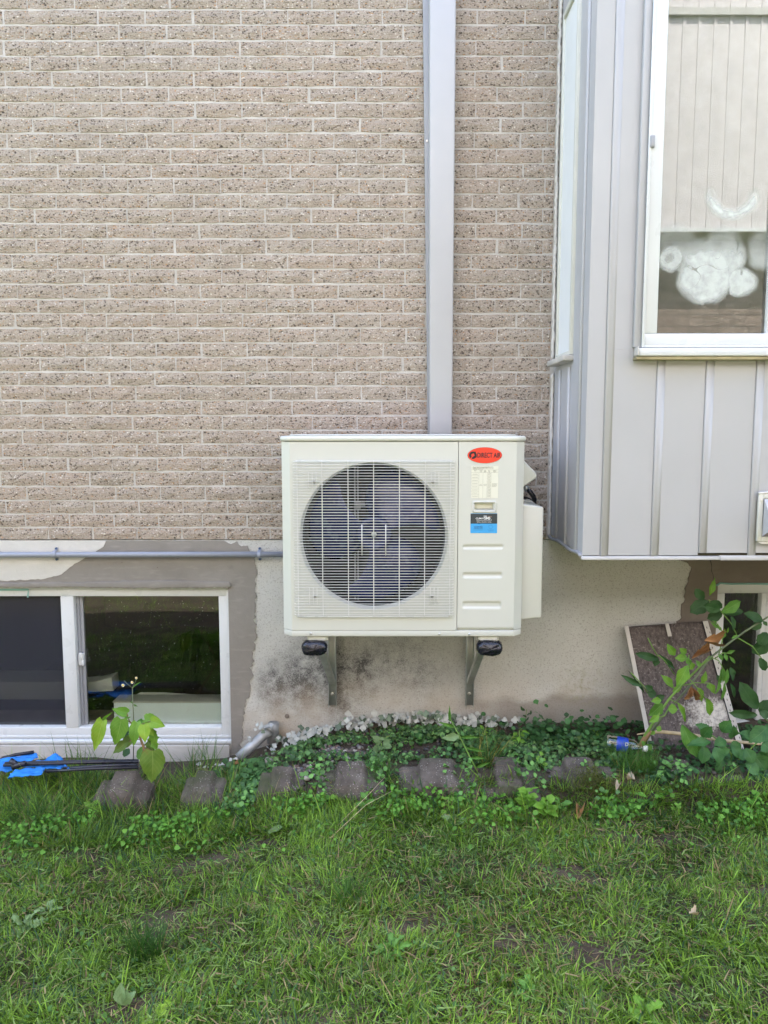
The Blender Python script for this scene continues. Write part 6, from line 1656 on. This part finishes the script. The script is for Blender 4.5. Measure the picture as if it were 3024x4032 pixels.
nc = 3600; x = r.uniform(-1.5,1.6,nc); y = -.735-np.abs(r.normal(0,.12,nc))
cl_n = np.array([mnoise.noise((a*4,b*6,9.9)) for a,b in zip(x,y)]); k_ = cl_n > -.08; x,y = x[k_],y[k_]
c = np.array([.050,.150,.020])+np.array([.16,.33,.05])*r.uniform(0,1,(len(x),1))
parts.append(round_leaves(x,y,gz_np(x,y)+r.uniform(.015,.075,len(x)),r.uniform(.005,.0115,len(x)),c,r,k=7,tilt=.7))
nc = 2000; x = r.uniform(-1.5,1.6,nc); y = r.uniform(-1.9,-.8,nc); cl_n = np.array([mnoise.noise((a*2.5,b*3,5.9)) for a,b in zip(x,y)]); k_ = cl_n > .02; x,y = x[k_],y[k_]
c = np.array([.06,.15,.035])+np.array([.08,.14,.05])*r.uniform(0,1,(len(x),1))
parts.append(round_leaves(x,y,gz_np(x,y)+r.uniform(.012,.034,len(x)),r.uniform(.003,.0085,len(x)),c,r,k=7,tilt=.7))
v,f,s_,c = cat(parts)
tag(np_mesh('lawn_grass', v,f,s_,M['tint'],c), 'rough mown lawn of mixed grass and clover with bare patches', 'grass')

# ------------------------------------------------------------------ the house across the yard (seen in the bay window)
YN = -8.3; OV = 0.55
nh_ = thing('neighbouring_house', 'grey ribbed upper storey over brick, mirrored in the tall bay window', 'house', (1.5, YN-2, -.1))
nb_m, nt, b = nmat('neighbour_brick', rough=.9); q = NB(nt)
sxyz = q.sep(q.pos()); cxz = q.n('ShaderNodeCombineXYZ', i0=sxyz[0], i1=sxyz[2])
tb = q.n('ShaderNodeTexBrick', Scale=1.0, Color1=(.235,.178,.150), Color2=(.30,.228,.192), Mortar=(.12,.10,.09)); tb.inputs['Mortar Size'].default_value = .010; tb.inputs['Brick Width'].default_value = .42; tb.inputs['Row Height'].default_value = .16
nt.links.new(cxz.outputs[0], tb.inputs['Vector'])
q.set(b.inputs['Base Color'], q.mix(q.map(q.noise(22,6,rough=.7),.42,.6,0,.75), tb.outputs['Color'], (.10,.075,.062)))
q.set(b.inputs['Normal'], q.bump(q.math('ADD', q.noise(90,4), q.math('MULTIPLY', tb.outputs['Fac'], -1)), .8, .012))
MB().box(-20,30,YN-7,YN,-.6,4.02).build('brick_storey', nb_m, nh_)
zs = 4.03
MB().box(-20.1,30.1,YN-7,YN+OV-0.02,zs,7.75).build('upper_storey', M['far_siding'], nh_)
ct = MB(); x = -19.998
while x < 29.9: ct.prism_z([(x,YN+OV-.0195),(x+.004,YN+OV-.0195),(x+.045,YN+OV-.0195),(x+.040,YN+OV-.006),(x+.005,YN+OV-.002)][::-1], zs+.03, 7.75); x += .198
ct.build('siding_ribs', M['far_siding'], nh_, kind='stuff')
f = MB(); f.box(-20.1,30.1,YN+OV-.019,YN+OV+.012,zs-.02,zs+.028); f.build('drip_edge', M['vinyl'], nh_)
f = MB(); f.box(-20.1,30.1,YN+OV-.019,YN+OV+.035,6.64,6.73); f.build('band_flashing', M['siding_trim'], nh_)
MB().prism_x([(YN+OV+.3,7.76),(YN+OV+.3,7.85),(YN-3,8.9),(YN-7.5,7.85),(YN-7.5,7.76)], -20.5, 30.5).build('roof', M['siding_trim'], nh_)
